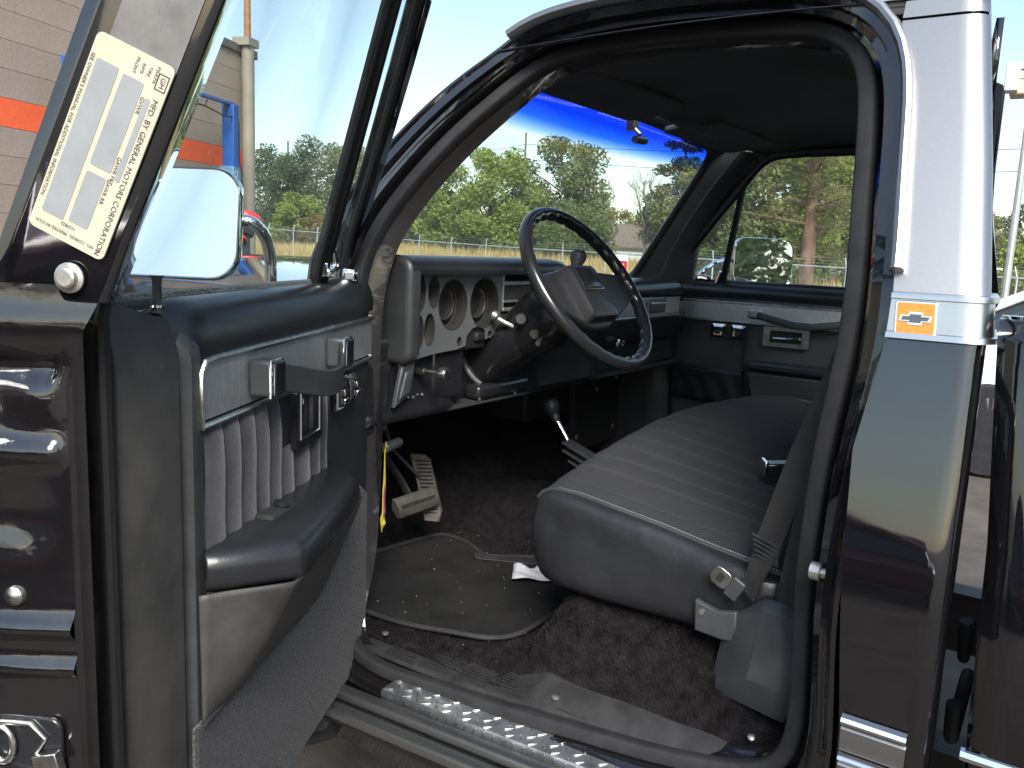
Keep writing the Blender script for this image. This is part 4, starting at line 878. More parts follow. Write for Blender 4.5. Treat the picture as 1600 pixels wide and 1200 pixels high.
m = MB(); m.lathe([(.0105, 0), (.0095, .005), (.006, .008), (.001, .009)], (.868, -.062, 1.103), (1, 0, 0), 16); m.build('jamb_plug', 'chrome_worn', door)
lt = MB(); lt.tube([(.876, -.080+.012*math.cos(q), .950+.018*math.sin(q)) for q in [k*2*math.pi/18 for k in range(18)]], .0035, 6, closed=True); lt.tube([(.874, -.10, .972), (.874, -.05, .974), (.874, -.035, .96), (.876, -.045, .945)], .003, 6); lt.tube([(.876, -.11, .928), (.878, -.06, .918), (.880, -.02, .905)], .0032, 6)
lt.box((.878, -.030, .938), (.010, .026, .020), rotm(rx=15)); lt.build('door_latch', 'chrome_worn', door, bev=.001)
m = MB(); m.prism(rrect(-.115, -.020, .900, .980, .012), lambda a, b, d: Vector((d, a, b)), .866, .872); m.build('latch_plate', 'plastic_gloss', door, bev=.002)
# window frame: rear post
def post(z, off=0): k = ts(z, 0); return [(.870, -.085+k), (.872, -.070+k), (.868, -.060+k), (.866, .026+k), (.862, .034+k), (.840, .026+k), (.800, .004+k), (.768, -.010+k), (.758, -.016+k), (.756, -.055+k), (.77, -.07+k)]
zs = [1.385+.05*q for q in range(10)]+[1.832]
m = MB(); m.loft([[Vector((s-.06*sm(1.74, 1.84, z)*0, t, z)) for s, t in post(z)] for z in zs], True, True); m.build('window_post', 'paint', door, bev=.002, ang=35)
m = MB(); m.loft([[Vector((.8685+.0*q, -.052+ts(z, 0), z)), Vector((.8675, .020+ts(z, 0), z))] for q, z in enumerate([1.57, 1.66, 1.75, 1.83])], closed=False); m.build('post_sash_tape', mat('bare_primer_grey', (.16, .15, .14), .45, .3, var=(20, .25), dirt=(60, .68, (.07, .065, .06))), door)
# certification label
LB = Vector((.8705, .042, 1.519)); Lr = Vector((-.004, 1, -.02)).normalized(); Ld = Vector((0, -.41, -.91)).normalized()
Lr = (Lr-Ld*Lr.dot(Ld)).normalized()
def lab(a, b, d=0): return LB+Lr*a+Ld*b+Vector((d, 0, 0))        # a to the right, b downwards
m = MB(); m.prism(rrect(-.0375, .0375, -.089, .089, .006, 4), lambda a, b, d: lab(a, b, d), -.001, .0006); m.build('certification_label', 'cream', door, smooth=False, label='cream certification label with grey fields')
m = MB()
for a0, a1, b0, b1 in ((-.030, -.0085, -.068, .072), (-.004, .0165, -.066, .016), (-.004, .0150, .022, .070), (.0215, .0265, -.056, .020)): m.prism(rrect(a0, a1, b0, b1, .002, 3), lambda a, b, d: lab(a, b, d), .0004, .0010)
m.build('label_field', 'lblgrey', door, smooth=False)
m = MB(); tz = .0012
dn = lambda a0, b0: (lambda x, y: lab(a0+y, b0+x, tz))       # text running down the label, tops to the right
text(m, 'MFD. BY GENERAL MOTORS CORPORATION', .0072, dn(.0305, .014)); text(m, "SEE OWNER'S MANUAL FOR ADDITIONAL INFORMATION", .0050, dn(-.0343, -.005))
text(m, 'GVWR', .0052, dn(.0193, -.048)); text(m, 'GAWR FRT', .0052, dn(.0193, .012)); text(m, 'GAWR RR', .0052, dn(.0178, .032))
rv = lambda a0, b0: (lambda x, y: lab(a0-x, b0-y*-1*-1, tz))
text(m, 'PT. NO. 15598202  PRINTED IN U.S.A.', .0042, lambda x, y: lab(-x*.95, .0815+y*1.0, tz)); text(m, '1559822', .0042, lambda x, y: lab(-.002-x, .0745+y, tz))
for q, s_ in enumerate(('FRONT', 'RIMS', 'TIRE', 'PSI/KPA')): text(m, s_, .0044, dn(.004+.0065*q, -.077))
text(m, 'GM', .0062, dn(.0305, -.073))
for a0, a1, b0, b1 in ((.0255, .0355, -.0800, -.0793), (.0255, .0355, -.0667, -.0660), (.0255, .0262, -.080, -.066), (.0348, .0355, -.080, -.066)): m.prism([(a0, b0), (a1, b0), (a1, b1), (a0, b1)], lambda a, b, d: lab(a, b, d), .0007, .0013)
m.build('label_print', 'ink', door, smooth=False)
# glass run, division bar, front frame
def slant(s0, s1, z0, z1, t0=-.045, n=8): return [(s0+(s1-s0)*k/n, ts(z0+(z1-z0)*k/n, t0), z0+(z1-z0)*k/n) for k in range(n+1)]
m = MB(); m.tube(slant(.128, .355, 1.368, 1.83), .010, 8); m.tube(slant(.105, .335, 1.368, 1.83, -.040), .008, 8); m.build('division_bar', 'rubberdark', door)
m = MB(); m.tube(slant(.085, .322, 1.370, 1.83, -.042), .005, 8); m.build('vent_frame', 'paint', door)
fp = [(-.030, 1.375), (.03, 1.46), (.075, 1.56), (.125, 1.66), (.165, 1.74), (.215, 1.83)]
m = MB(); m.loft([[Vector((s+ds, ts(z, -.045)+dt, z)) for ds, dt in ((-.030, -.02), (-.034, .004), (-.026, .012), (.004, .010), (.012, .0), (.012, -.02))] for s, z in fp], True, True); m.build('front_frame', 'paint', door, bev=.003, ang=40)
m = MB(); m.tube([(s+.016, ts(z, -.043), z) for s, z in fp], .007, 8); m.build('vent_rubber', 'rubberdark', door)
m = MB(); m.add([(.75, ts(1.37, -.035), 1.37), (.13, ts(1.37, -.045), 1.37), (.355, ts(1.835, -.045), 1.835), (.80, ts(1.835, -.035), 1.835)], [(0, 1, 2, 3)]); m.build('door_glass', 'glass', door, sol=.004)
m = MB(); m.add([(.10, ts(1.37, -.045), 1.37), (-.02, ts(1.37, -.045), 1.37), (.225, ts(1.83, -.045), 1.83), (.335, ts(1.83, -.045), 1.83)], [(0, 1, 2, 3)]); m.build('vent_glass', 'glass', door, sol=.004)
m = MB(); m.tube([(s, ts(1.83, -.045), 1.842) for s in (.20, .5, .80, .86)], .016, 8); m.build('top_frame', 'paint', door)
m = MB(); m.tube([(.115, -.034, 1.395), (.09, -.028, 1.396), (.082, -.022, 1.410), (.10, -.018, 1.430), (.135, -.018, 1.440)], .0055, 8); m.box((.115, -.032, 1.398), (.045, .018, .024), rotm(rz=10)); m.build('vent_latch', 'chrome', door, bev=.004)
m = MB(); m.box((.0, -.022, 1.386), (.05, .03, .028), rotm(rz=12)); m.build('mirror_mount', 'chrome', door, bev=.008)
m = MB(); m.lathe([(.0085, 0), (.0055, -.004), (.0045, -.034), (.008, -.042)], (.668, -.028, 1.402), (0, 0, 1), 14); lk = m.build('lock_knob', 'plastic', door)
m = MB(); m.lathe([(.008, 0), (.008, .003)], (.668, -.028, 1.366), (0, 0, 1), 12); m.build('lock_ferrule', 'chrome', door)
door_mirror((.235, -.262, 1.468), (1, .08), .255, .186, [(.19, -.24, 1.47), (.19, -.19, 1.472), (.20, -.14, 1.474)], door, .16)
m = MB(); m.tube(smooth(resample([(.143, -.12, 1.345), (.143, -.12, 1.407), (.150, -.12, 1.43), (.164, -.12, 1.450), (.19, -.122, 1.468), (.205, -.13, 1.476), (.195, -.17, 1.475)], 40), 3), .0105, 12); m.build('mirror_loop_arm', 'chrome', door)
# ---------------------------------------------------------------- side step with tread plate
st = empty('side_step', par=T)
def stp(f, x, z): y = .86-1.10*f; return Vector((x+.035*f, y, z+.028*f))
for dx, dz_, w_, h_ in ((-.052, -.012, .030, .018), (-.085, -.030, .030, .020)):
    m = MB(); m.loft([[stp(f, -.925+dx+a, .612+dz_+b) for a, b in rrect(-w_/2, w_/2, -h_/2, h_/2, .006, 3)] for f in (0, .25, .5, .75, 1)], True, True); m.build('step_rail', 'alu', st)
m = MB(); m.loft([[stp(f, -.925-.068+a, .600-.020+b) for a, b in ((-.02, -.02), (.02, -.02), (.02, .004), (-.02, .004))] for f in (0, .5, 1)], True, True); m.build('step_groove', 'darkmetal', st)
f0 = .085
m = MB(); m.loft([[stp(f, -.958, .596), stp(f, -.958, .618), stp(f, -.956, .621), stp(f, -.895, .626), stp(f, -.890, .626)] for f in (f0, .3, .6, 1)], closed=False); tp = m.build('tread_plate', mat('diamond_plate', (.52, .54, .575), .42, .95, var=(25, .25), bump=(60, .1, .002), rvar=.1), st, sol=.002, ang=30)
m = MB(); k = 0
for r_ in range(4):
    for c_ in range(45):
        f = f0+.010+.0205*c_+(.0102 if r_ % 2 else 0); 
        if f > .99: continue
        b = stp(f, -.949+.0155*r_, .6222+.0013*r_); a = R(48 if (r_+c_) % 2 else -48); d = Vector((math.sin(a), math.cos(a), .02))*.0088
        m.tube([b-d, b-d*.4, b+d*.4, b+d], [.0002, .0011, .0011, .0002], 6, flat=.9)
m.build('tread_diamonds', 'chrome_worn', st, kind='stuff')
m = MB()
for c_ in range(50):
    f = f0+.01+.0182*c_
    if f < .99: m.tube([stp(f, -.9595, .602), stp(f+.004, -.9595, .616)], .0015, 5)
m.build('tread_edge_bars', 'alu', st, kind='stuff')
m = MB(); m.tube(smooth(resample([(-1.02, .86, .57), (-1.03, .90, .55), (-1.02, .95, .51), (-.95, .97, .46), (-.80, .96, .43)], 24), 2), .030, 12); m.build('step_bracket', 'plastic', st)
# ================================================================ surroundings
RV = Vector((.563, -.826)); FV = Vector((.826, .563)); O2 = Vector((-2.03, -.234))
def gz(x, y):
    p = Vector((x, y))-O2; lat = p.dot(RV); dep = p.dot(FV); k = sm(9, 24, dep)
    return k*(-.21-.0276*max(-60, min(40, lat))+1.05*sm(0, 30, dep-(36.3-.97*lat)))
M['asphalt'] = mat('worn_asphalt', (.068, .055, .045), .9, bump=(160, .8, .01), var=(3.5, .35, (.10, .088, .076)), dirt=(90, .66, (.17, .15, .12)))
M['field'] = mat('dry_field', (.24, .18, .08), .95, bump=(20, .8, .05), var=(.35, .35, (.38, .28, .11)), dirt=(.9, .52, (.14, .145, .05)))
N2 = 120
def axis_(a): s = (a/N2*2-1); return math.copysign(abs(s)**3.2, s)*900
def gfun(i, j):
    x = axis_(i*N2); y = axis_(j*N2); return Vector((x, y, gz(x, y)))
m = MB(); m.grid(gfun, N2, N2); gr = m.build('ground', 'asphalt', None); gr['kind'] = 'structure'
FT = [Vector(p) for p in [(33.35, 48.8, 2.21), (32.38, 42.98, 2.04), (32.08, 37.99, 1.91), (30.08, 28.25, 1.65), (28.7, 20.34, 1.48), (27.25, 14.35, 1.41), (27, 12.03, 1.38), (26.42, 8.35, 1.31), (26.04, 6.2, 1.28), (25.55, 3.31, 1.25), (24.9, -1, 1.2), (24, -8, 1.1)]]
# field sheet beyond the fence line
def fieldf(i, j):
    p = resample(FT, 41)[int(round(i*40))]; dd = Vector((p.x+2.0, p.y+.2, 0)).normalized(); q = p+dd*(-1.2+190*j**2); return Vector((q.x, q.y, gz(q.x, q.y)+.012))
m = MB(); m.grid(fieldf, 40, 24); fl = m.build('field', 'field', None); fl['kind'] = 'structure'
# dry grass
M['straw'] = mat('dry_grass', (.32, .235, .09), .9, var=(.5, .4, (.48, .35, .13)))
rg = random.Random(11); V = []; F = []; Q = resample(FT, 400)
for k in range(60000):
    p = Q[rg.randrange(400)]; dd = Vector((p.x+2.0, p.y+.2, 0)).normalized(); r = -1.0+40*rg.random()**1.3; q = p+dd*r+Vector((rg.uniform(-.3, .3), rg.uniform(-.3, .3), 0)); z = gz(q.x, q.y)
    a = rg.random()*6.28; wd = rg.uniform(.012, .03); h = rg.uniform(.25, .75)*(1 if r > 0 else .5); lx = rg.uniform(-.15, .15); i0 = len(V)
    V += [(q.x-wd*math.cos(a), q.y-wd*math.sin(a), z), (q.x+wd*math.cos(a), q.y+wd*math.sin(a), z), (q.x+lx, q.y+lx*.6, z+h)]; F.append((i0, i0+1, i0+2))
def raw(name, V, F, m_, par=None):
    me = bpy.data.meshes.new(name); me.from_pydata(V, [], F); me.update(); me.materials.append(M[m_] if isinstance(m_, str) else m_); o = bpy.data.objects.new(name, me); COL.objects.link(o)
    if par: o.parent = par
    return o
dg = raw('dry_grass', V, F, 'straw'); tag(dg, 'tall dry yellow grass beyond the chain link fence', 'grass', kind='stuff')
# ---- chain link fence
M['galv'] = mat('galvanised_steel', (.42, .44, .43), .5, .6, var=(3, .2))
fe = empty('chain_link_fence', (FT[5].x, FT[5].y, 0)); tag(fe, 'galvanised chain link fence with barbed wire arms along the dry field', 'fence')
off = Vector((-FT[5].x, -FT[5].y, 0)); FQ = resample(FT, 25)
m = MB(); m.tube([p+off for p in resample(FT, 60)], .028, 6); m.build('top_rail', 'galv', fe)
for p in FQ:
    g = gz(p.x, p.y); m = MB(); m.cyl(Vector((p.x, p.y, g-.1))+off, Vector((p.x, p.y, p.z+.02))+off, .03, 8); m.tube([p+off, p+off+Vector((.16, .10, .32))], [.024, .018], 6); m.build('fence_post', 'galv', fe)
m = MB(); 
for k in range(3): m.tube([p+off+Vector((.16, .10, .32))*(.35+.3*k) for p in FQ], .0025, 3)
m.build('barbed_wire', 'galv', fe)
V = []; F = []; NP = 1500; P_ = resample(FT, NP); hgt = 1.62; stepn = int(hgt/(.042))
for k in range(0, NP):
    for sg in (1, -1):
        e = k+sg*int(hgt/.042*.6)
        if e < 0 or e >= NP: continue
        a = Vector((P_[k].x, P_[k].y, P_[k].z-1.70))+off; b = P_[e]+off; wv = Vector((0, 0, .0016)); i0 = len(V)
        V += [tuple(a-wv), tuple(a+wv), tuple(b+wv), tuple(b-wv)]; F.append((i0, i0+1, i0+2, i0+3))
ms = raw('chain_link_mesh', V, F, 'galv', fe); ms['kind'] = 'stuff'
# banner on the fence
M['bred'] = mat('banner_red', (.55, .02, .04), .7); M['bwhite'] = mat('banner_white', (.7, .70, .72), .7, var=(6, .08))
bn = empty('fence_banner', (27.44, 14.95, .55)); tag(bn, 'small white and red banner tied to the chain link fence', 'banner')
bx = (FQ[14]-FQ[13]); bd = Vector((.22, .975, 0)); nb = Vector((-.975, .22, 0))
def bnf(a, b, d): return bd*(-a)+Vector((0, 0, b))+nb*(.05+d)
m = MB(); m.prism([(-.36, 0), (.36, .02), (.36, .86), (-.36, .84)], bnf, 0, .01); m.build('cloth', 'bwhite', bn, smooth=False)
m = MB(); m.prism([(-.35, .34), (.35, .36), (.34, .60), (-.35, .62)], bnf, .010, .014); m.prism([(.05, .20), (.35, .10), (.35, .36), (.2, .36)], bnf, .010, .015); m.prism([(-.3, .02), (-.02, .02), (-.05, .12), (-.25, .14)], bnf, .010, .014); m.build('red_band', 'bred', bn, smooth=False)
m = MB(); rr_ = random.Random(5)
for q in range(9): m.prism([(-.24+.05*q, .44), (-.21+.05*q, .44), (-.205+.05*q, .50+.04*(q in (0, 3))), (-.235+.05*q, .50)], bnf, .014, .018)
m.build('banner_lettering', 'bwhite', bn, smooth=False)
# ---- trees
def leafmat(name, col, col2):
    m, n, b = nodes(name); N = n.nodes.new; K = n.links.new; out = n.nodes['Material Output']; t = N('ShaderNodeTexCoord')
    z = N('ShaderNodeTexNoise'); z.inputs['Scale'].default_value = .9; z.inputs['Detail'].default_value = 5; z.inputs['Roughness'].default_value = .7; K(t.outputs['Object'], z.inputs['Vector'])
    rr = N('ShaderNodeValToRGB'); rr.color_ramp.elements[0].position = .36; rr.color_ramp.elements[1].position = .66; rr.color_ramp.elements[0].color = (*col, 1); rr.color_ramp.elements[1].color = (*col2, 1); K(z.outputs['Fac'], rr.inputs[0])
    K(rr.outputs[0], b.inputs['Base Color']); b.inputs['Roughness'].default_value = .75; b.inputs['Specular IOR Level'].default_value = .2
    tl_ = N('ShaderNodeBsdfTranslucent'); K(rr.outputs[0], tl_.inputs[0]); mx = N('ShaderNodeMixShader'); mx.inputs[0].default_value = .42; K(b.outputs[0], mx.inputs[1]); K(tl_.outputs[0], mx.inputs[2]); K(mx.outputs[0], out.inputs[0])
    return m
LM = {'dark': leafmat('dark_leaf', (.055, .08, .032), (.12, .155, .06)), 'bright': leafmat('willow_leaf', (.15, .20, .045), (.32, .36, .09)), 'mid': leafmat('mid_leaf', (.09, .13, .045), (.19, .23, .08)),
      'olive': leafmat('olive_leaf', (.12, .14, .05), (.24, .245, .10)), 'autumn': leafmat('autumn_leaf', (.13, .115, .03), (.24, .18, .05)), 'conifer': leafmat('conifer_leaf', (.035, .055, .03), (.07, .10, .05)), 'pine': leafmat('pine_needle', (.085, .105, .04), (.24, .22, .09))}
M['bark'] = mat('bark', (.085, .062, .045), .9, bump=(14, 1, .05), var=(6, .4), stretch=(1, 1, .25)); M['pinebark'] = mat('pine_bark', (.15, .085, .055), .9, bump=(9, 1, .06), var=(5, .45), stretch=(1, 1, .3)); M['greybark'] = mat('grey_bark', (.14, .12, .10), .9, var=(6, .3))
def tree(name, label, x, y, h, w, kind, nb=16, leaves=5000, ls=.24, trunk=.28, seed=1, low=.12, bark='bark', group='trees beyond the field', shape='round', base=None):
    rn = random.Random(seed); g = gz(x, y)-.1 if base is None else base
    t = empty(name, (x, y, g)); tag(t, label, 'tree', group)
    m = MB(); top = Vector((rn.uniform(-.3, .3), rn.uniform(-.3, .3), h*.8)); path = [Vector((0, 0, 0)), Vector((rn.uniform(-.15, .15), rn.uniform(-.15, .15), h*.3)), top*.75, top]
    m.tube(path, [trunk, trunk*.8, trunk*.45, trunk*.12], 8)
    blobs = []
    for k in range(nb):
        f = low+(1-low)*(k+.5)/nb
        if shape == 'cone': rad = w*.5*(1-f)**.8*1.1+.15
        else: rad = w*.5*math.sin(math.pi*min(.97, max(.10, f*.92+.05)))**.6
        a = k*2.4+rn.uniform(-.4, .4); rr_ = rad*rn.uniform(.35, .85); c = Vector((math.cos(a)*rr_, math.sin(a)*rr_, h*f*rn.uniform(.92, 1.0)))
        br = max(.35, w*.5*rn.uniform(.28, .50)*(1-.35*f) if shape != 'cone' else rad*.55+.2); blobs.append((c, br))
        st_ = Vector((0, 0, max(h*.12, c.z-rr_*.6))); m.tube([st_, st_.lerp(c, .5)+Vector((0, 0, .1)), c], [trunk*.3, trunk*.18, .02], 5)
    m.build('trunk', bark, t)
    V = []; F = []; tot = sum(b**2 for _, b in blobs)
    for c, b in blobs:
        n_ = int(leaves*b*b/tot)
        for _ in range(n_):
            d = Vector((rn.gauss(0, 1), rn.gauss(0, 1), rn.gauss(0, 1))).normalized()*b*(rn.random()**.42); d.z *= .78 if shape != 'cone' else .45
            p = c+d
            if p.z < .1: continue
            u = Vector((rn.gauss(0, 1), rn.gauss(0, 1), rn.gauss(0, .7))).normalized(); v = u.orthogonal().normalized(); v = Matrix.Rotation(rn.random()*6.28, 3, u) @ v; s1 = ls*rn.uniform(.5, 1.2); s2 = s1*rn.uniform(.35, .7); i0 = len(V)
            V += [tuple(p-u*s1), tuple(p+v*s2), tuple(p+u*s1), tuple(p-v*s2)]; F.append((i0, i0+1, i0+2, i0+3))
    raw('crown', V, F, LM[kind], t); return t
TL = [('broadleaf_tree', 'tall dark green tree behind the tan building wall', 51.8, 65.0, 9.6, 9, 'dark', 21, 5200), ('broadleaf_tree', 'rounded dark green tree with the highest crown near the building', 57.6, 65.6, 11.0, 10, 'dark', 22, 5600), ('broadleaf_tree', 'dark olive tree seen through the driver vent window', 59.4, 62.9, 10.4, 10, 'olive', 23, 5000),
      ('leafy_shrub', 'light green shrub in front of the dark trees by the building', 46.2, 54.9, 5.2, 5.5, 'bright', 24, 3000), ('leafy_shrub', 'orange tinged shrub beside the light green shrub', 45.6, 52.2, 3.6, 3.6, 'autumn', 25, 1800),
      ('broadleaf_tree', 'green tree behind the driver windshield pillar', 56.0, 50.0, 7.2, 8.5, 'mid', 26, 5000), ('broadleaf_tree', 'low yellow green tree beside the big willow', 53.3, 44.6, 6.2, 7, 'bright', 27, 4600),
      ('willow_tree', 'big bright green willow in the middle of the windshield view', 54.0, 40.8, 9.4, 9.5, 'bright', 28, 8500), ('willow_tree', 'tallest olive green willow right of the utility pole', 60.8, 38.0, 11.2, 10.5, 'olive', 29, 9000), ('broadleaf_tree', 'mid green tree filling the gap between the two willows', 57.0, 39.4, 6.0, 7, 'mid', 30, 5500), ('leafy_shrub', 'dense green shrub at the foot of the tallest willow', 52.4, 31.8, 5.0, 7, 'mid', 31, 4000),
      ('broadleaf_tree', 'autumn tinged tree behind the white gabled house', 78, 42.5, 6.4, 8, 'autumn', 32, 3600), ('broadleaf_tree', 'green brown tree just right of the gabled house', 67.8, 32.7, 5.6, 7, 'olive', 33, 4600),
      ('broadleaf_tree', 'olive tree behind the passenger windshield pillar', 55.8, 23.7, 8.6, 8, 'olive', 35, 5200), ('broadleaf_tree', 'green tree with low branches beside the passenger pillar', 46.5, 19.0, 6.4, 6.5, 'mid', 36, 4600),
      ('broadleaf_tree', 'olive green tree left of the big pine trunk', 43.5, 14.6, 9.8, 8.5, 'olive', 37, 6500), ('broadleaf_tree', 'yellow green tree right of the big pine trunk', 42.5, 10.8, 10, 8.5, 'bright', 38, 5000), ('leafy_shrub', 'mid green bush beyond the fence under the pine', 35.6, 13.1, 3.6, 4.5, 'mid', 39, 2600), ('broadleaf_tree', 'dense green tree far behind the big pine', 50.5, 11.5, 9, 11, 'mid', 40, 6500),
      ('broadleaf_tree', 'small distant tree beyond the truck bed', 68.5, 4.0, 7.2, 6, 'dark', 41, 2600), ('broadleaf_tree', 'small olive distant tree beside the cab corner', 64, 6.2, 6.2, 6, 'olive', 42, 2600), ('broadleaf_tree', 'green row tree between willow and gabled house', 70, 44, 4.6, 7, 'mid', 43, 3500)]
for nm, lb, x, y, h, w_, kd, sd_, lv_ in TL: tree(nm, lb, x, y, h-.9, w_, kd, nb=20 if h > 5 else 12, leaves=int(lv_*2.2), ls=.165 if h > 5 else .13, seed=sd_, low=.10)
tree('conifer_tree', 'tall dark conifer seen through the blue windshield band', 64.9, 29.0, 13.2, 6.5, 'conifer', nb=26, leaves=12000, ls=.17, seed=50, shape='cone', low=.14)
# bare tree
t = empty('bare_tree', (53.6, 26.8, gz(53.6, 26.8)-.1)); tag(t, 'leafless tree with thin spreading branches beyond the fence', 'tree')
m = MB(); rb = random.Random(4)
def limb(p, d, ln, r, dep):
    q = p+d*ln; mid = p.lerp(q, .5)+Vector((rb.uniform(-.1, .1), rb.uniform(-.1, .1), rb.uniform(-.05, .15)))*ln; m.tube([p, mid, q], [r, r*.8, r*.6], 5)
    if dep == 0: return
    for k in range(3): nd = (d+Vector((rb.uniform(-.8, .8), rb.uniform(-.8, .8), rb.uniform(-.25, .55)))).normalized(); limb(q, nd, ln*rb.uniform(.55, .8), r*.55, dep-1)
limb(Vector((0, 0, 0)), Vector((.05, 0, 1)), 2.4, .17, 5); m.build('trunk', 'greybark', t)
# pine with reddish trunk
px_, py_ = 29.4, 8.45; t = empty('pine_tree', (px_, py_, gz(px_, py_)-.1)); tag(t, 'tall pine with thick reddish trunk seen through the passenger window', 'tree')
rb = random.Random(21); m = MB(); m.tube([(0, 0, 0), (.05, -.02, 2), (.12, .05, 4.5), (.05, 0, 7.5), (0, 0, 10)], [.36, .27, .21, .15, .06], 12); pts = []
for k in range(64):
    z = 1.9+7.4*k/64; a = rb.random()*6.28; ln = rb.uniform(1.4, 3.4)*(1-.45*(z/10)); d = Vector((math.cos(a), math.sin(a), rb.uniform(-.12, .3))); p0 = Vector((.08, 0, z)); p1 = p0+d*ln*.5+Vector((0, 0, .1)); p2 = p0+d*ln+Vector((0, 0, rb.uniform(-.2, .35)))
    m.tube([p0, p1, p2], [.05, .03, .012], 5)
    for q in range(11): f = rb.uniform(.18, 1.05); pts.append(p0.lerp(p2, f)+Vector((rb.gauss(0, .35), rb.gauss(0, .35), rb.gauss(0, .22))))
m.build('trunk', 'pinebark', t); V = []; F = []
for c in pts:
    for _ in range(34):
        d = Vector((rb.gauss(0, 1), rb.gauss(0, 1), rb.gauss(0, .7))).normalized(); p = c+Vector((rb.gauss(0, .14), rb.gauss(0, .14), rb.gauss(0, .1))); ln = rb.uniform(.10, .20); v = d.orthogonal().normalized()*.016; i0 = len(V)
        V += [tuple(p-v), tuple(p+v), tuple(p+d*ln)]; F.append((i0, i0+1, i0+2))
raw('crown', V, F, LM['pine'], t)
# trees behind the truck that the passenger mirror shows
for q, (x, y, h, w_, kd) in enumerate(((1, -24, 9, 11, 'mid'), (6.5, -27, 10, 11, 'bright'), (-5, -27, 9, 11, 'mid'))): tree('broadleaf_tree', ('green tree behind the truck, reflected in the passenger mirror', 'bright green tree behind the truck beside two darker ones', 'green tree behind the truck at the far end of the lot')[q], x, y, h, w_, kd, nb=22, leaves=11000, ls=.16, seed=60+q, low=.05, group='trees behind the truck', base=-.1)
# hedge and shed roof at far right
t = tree('conifer_shrub', 'pointed green shrub beyond the white car', 38, 2.6, 2.6, 1.6, 'bright', nb=12, leaves=1500, ls=.12, trunk=.08, seed=71, shape='cone', group='pointed shrubs by the pale shed', base=.2); tree('conifer_shrub', 'shorter pointed green shrub beside the pale shed', 39, 1.9, 2.3, 1.4, 'bright', nb=12, leaves=1300, ls=.12, trunk=.08, seed=72, shape='cone', group='pointed shrubs by the pale shed', base=.2)
# ---- utility poles and wires
M['woodpole'] = mat('pole_wood', (.16, .12, .09), .9, var=(5, .3))
for x, y, h, lb in ((75.1, 51.9, 13.6, 'wooden utility pole with cross arm above the willows'), (63.9, 76.9, 12.2, 'thin utility pole above the dark trees by the building')):
    t = empty('utility_pole', (x, y, .2)); tag(t, lb, 'utility pole', 'utility poles'); m = MB(); m.cyl((0, 0, 0), (0, 0, h), .17, 8, .11); m.build('pole_shaft', 'woodpole', t); m = MB(); m.box((0, 0, h*.80), (.5, .9, .12)); m.build('cross_arm', 'woodpole', t)
m = MB()
for z0, z1 in ((12.6, 11.0), (11.0, 10.6)): m.tube([(75.1+(63.9-75.1)*f-.0, 51.9+25*f, z0+(z1-z0)*f-1.4*math.sin(math.pi*f)) for f in [k/12 for k in range(13)]], .022, 4); m.tube([(75.1-8*f, 51.9-75*f, z0-1.6*f-1.6*math.sin(math.pi*f)) for f in [k/14 for k in range(15)]], .022, 4)
wi = m.build('power_lines', 'dark', None); tag(wi, 'thin overhead power lines strung between the utility poles', 'wire')
# ---- gabled house
M['siding'] = mat('white_siding', (.62, .62, .58), .7, var=(3, .08)); M['shingle'] = mat('brown_shingle', (.13, .10, .085), .9, var=(5, .25)); M['pane'] = mat('window_pane', (.05, .06, .07), .1)
hs = empty('gabled_house', (63.5, 32.6, gz(63.5, 32.6)-.1), R(-38)); tag(hs, 'white gabled house with brown roof behind the fence', 'house')
m = MB(); m.prism([(-2.4, 0), (2.4, 0), (2.4, 1.7), (0, 3.3), (-2.4, 1.7)], lambda a, b, d: Vector((d, a, b)), -3.5, 3.5); m.build('wall', 'siding', hs, smooth=False)
m = MB()
for s_ in (-1, 1): m.prism([(0, 3.42), (s_*2.75, 1.55), (s_*2.75, 1.40), (0, 3.27)], lambda a, b, d: Vector((d, a, b)), -3.8, 3.8)
rf = m.build('roof', 'shingle', hs, smooth=False)
m = MB(); m.box((.6, -1.2, 2.85), (.3, .3, .5)); m.build('roof_vent', 'pane', rf)
for yy in (-1.1, 1.1):
    m = MB(); m.box((-3.51, yy, .95), (.04, .8, 1.0)); m.build('window', 'pane', hs)
hs2 = empty('gabled_house', (66.5, 36.6, gz(66.5, 36.6)-.1), R(35)); tag(hs2, 'small white gable peeking out behind the brown roofed house', 'house')
m = MB(); m.prism([(-1.2, 0), (1.2, 0), (1.2, 2.4), (0, 3.6), (-1.2, 2.4)], lambda a, b, d: Vector((d, a, b)), -2, 2); m.build('wall', 'siding', hs2, smooth=False)
m = MB()
for s_ in (-1, 1): m.prism([(0, 3.72), (s_*1.5, 2.2), (s_*1.5, 2.1), (0, 3.6)], lambda a, b, d: Vector((d, a, b)), -2.1, 2.1)
m.build('roof', 'shingle', hs2, smooth=False)
sh = empty('shed', (44, 1.5, .3), R(0)); tag(sh, 'low pale shed with flat roof beyond the white car', 'shed'); m = MB(); m.box((0, 0, .55), (3, 6, 1.1)); m.build('wall', 'siding', sh); m = MB(); m.box((0, 0, 1.16), (3.4, 6.4, .12)); m.build('roof', 'siding', sh)
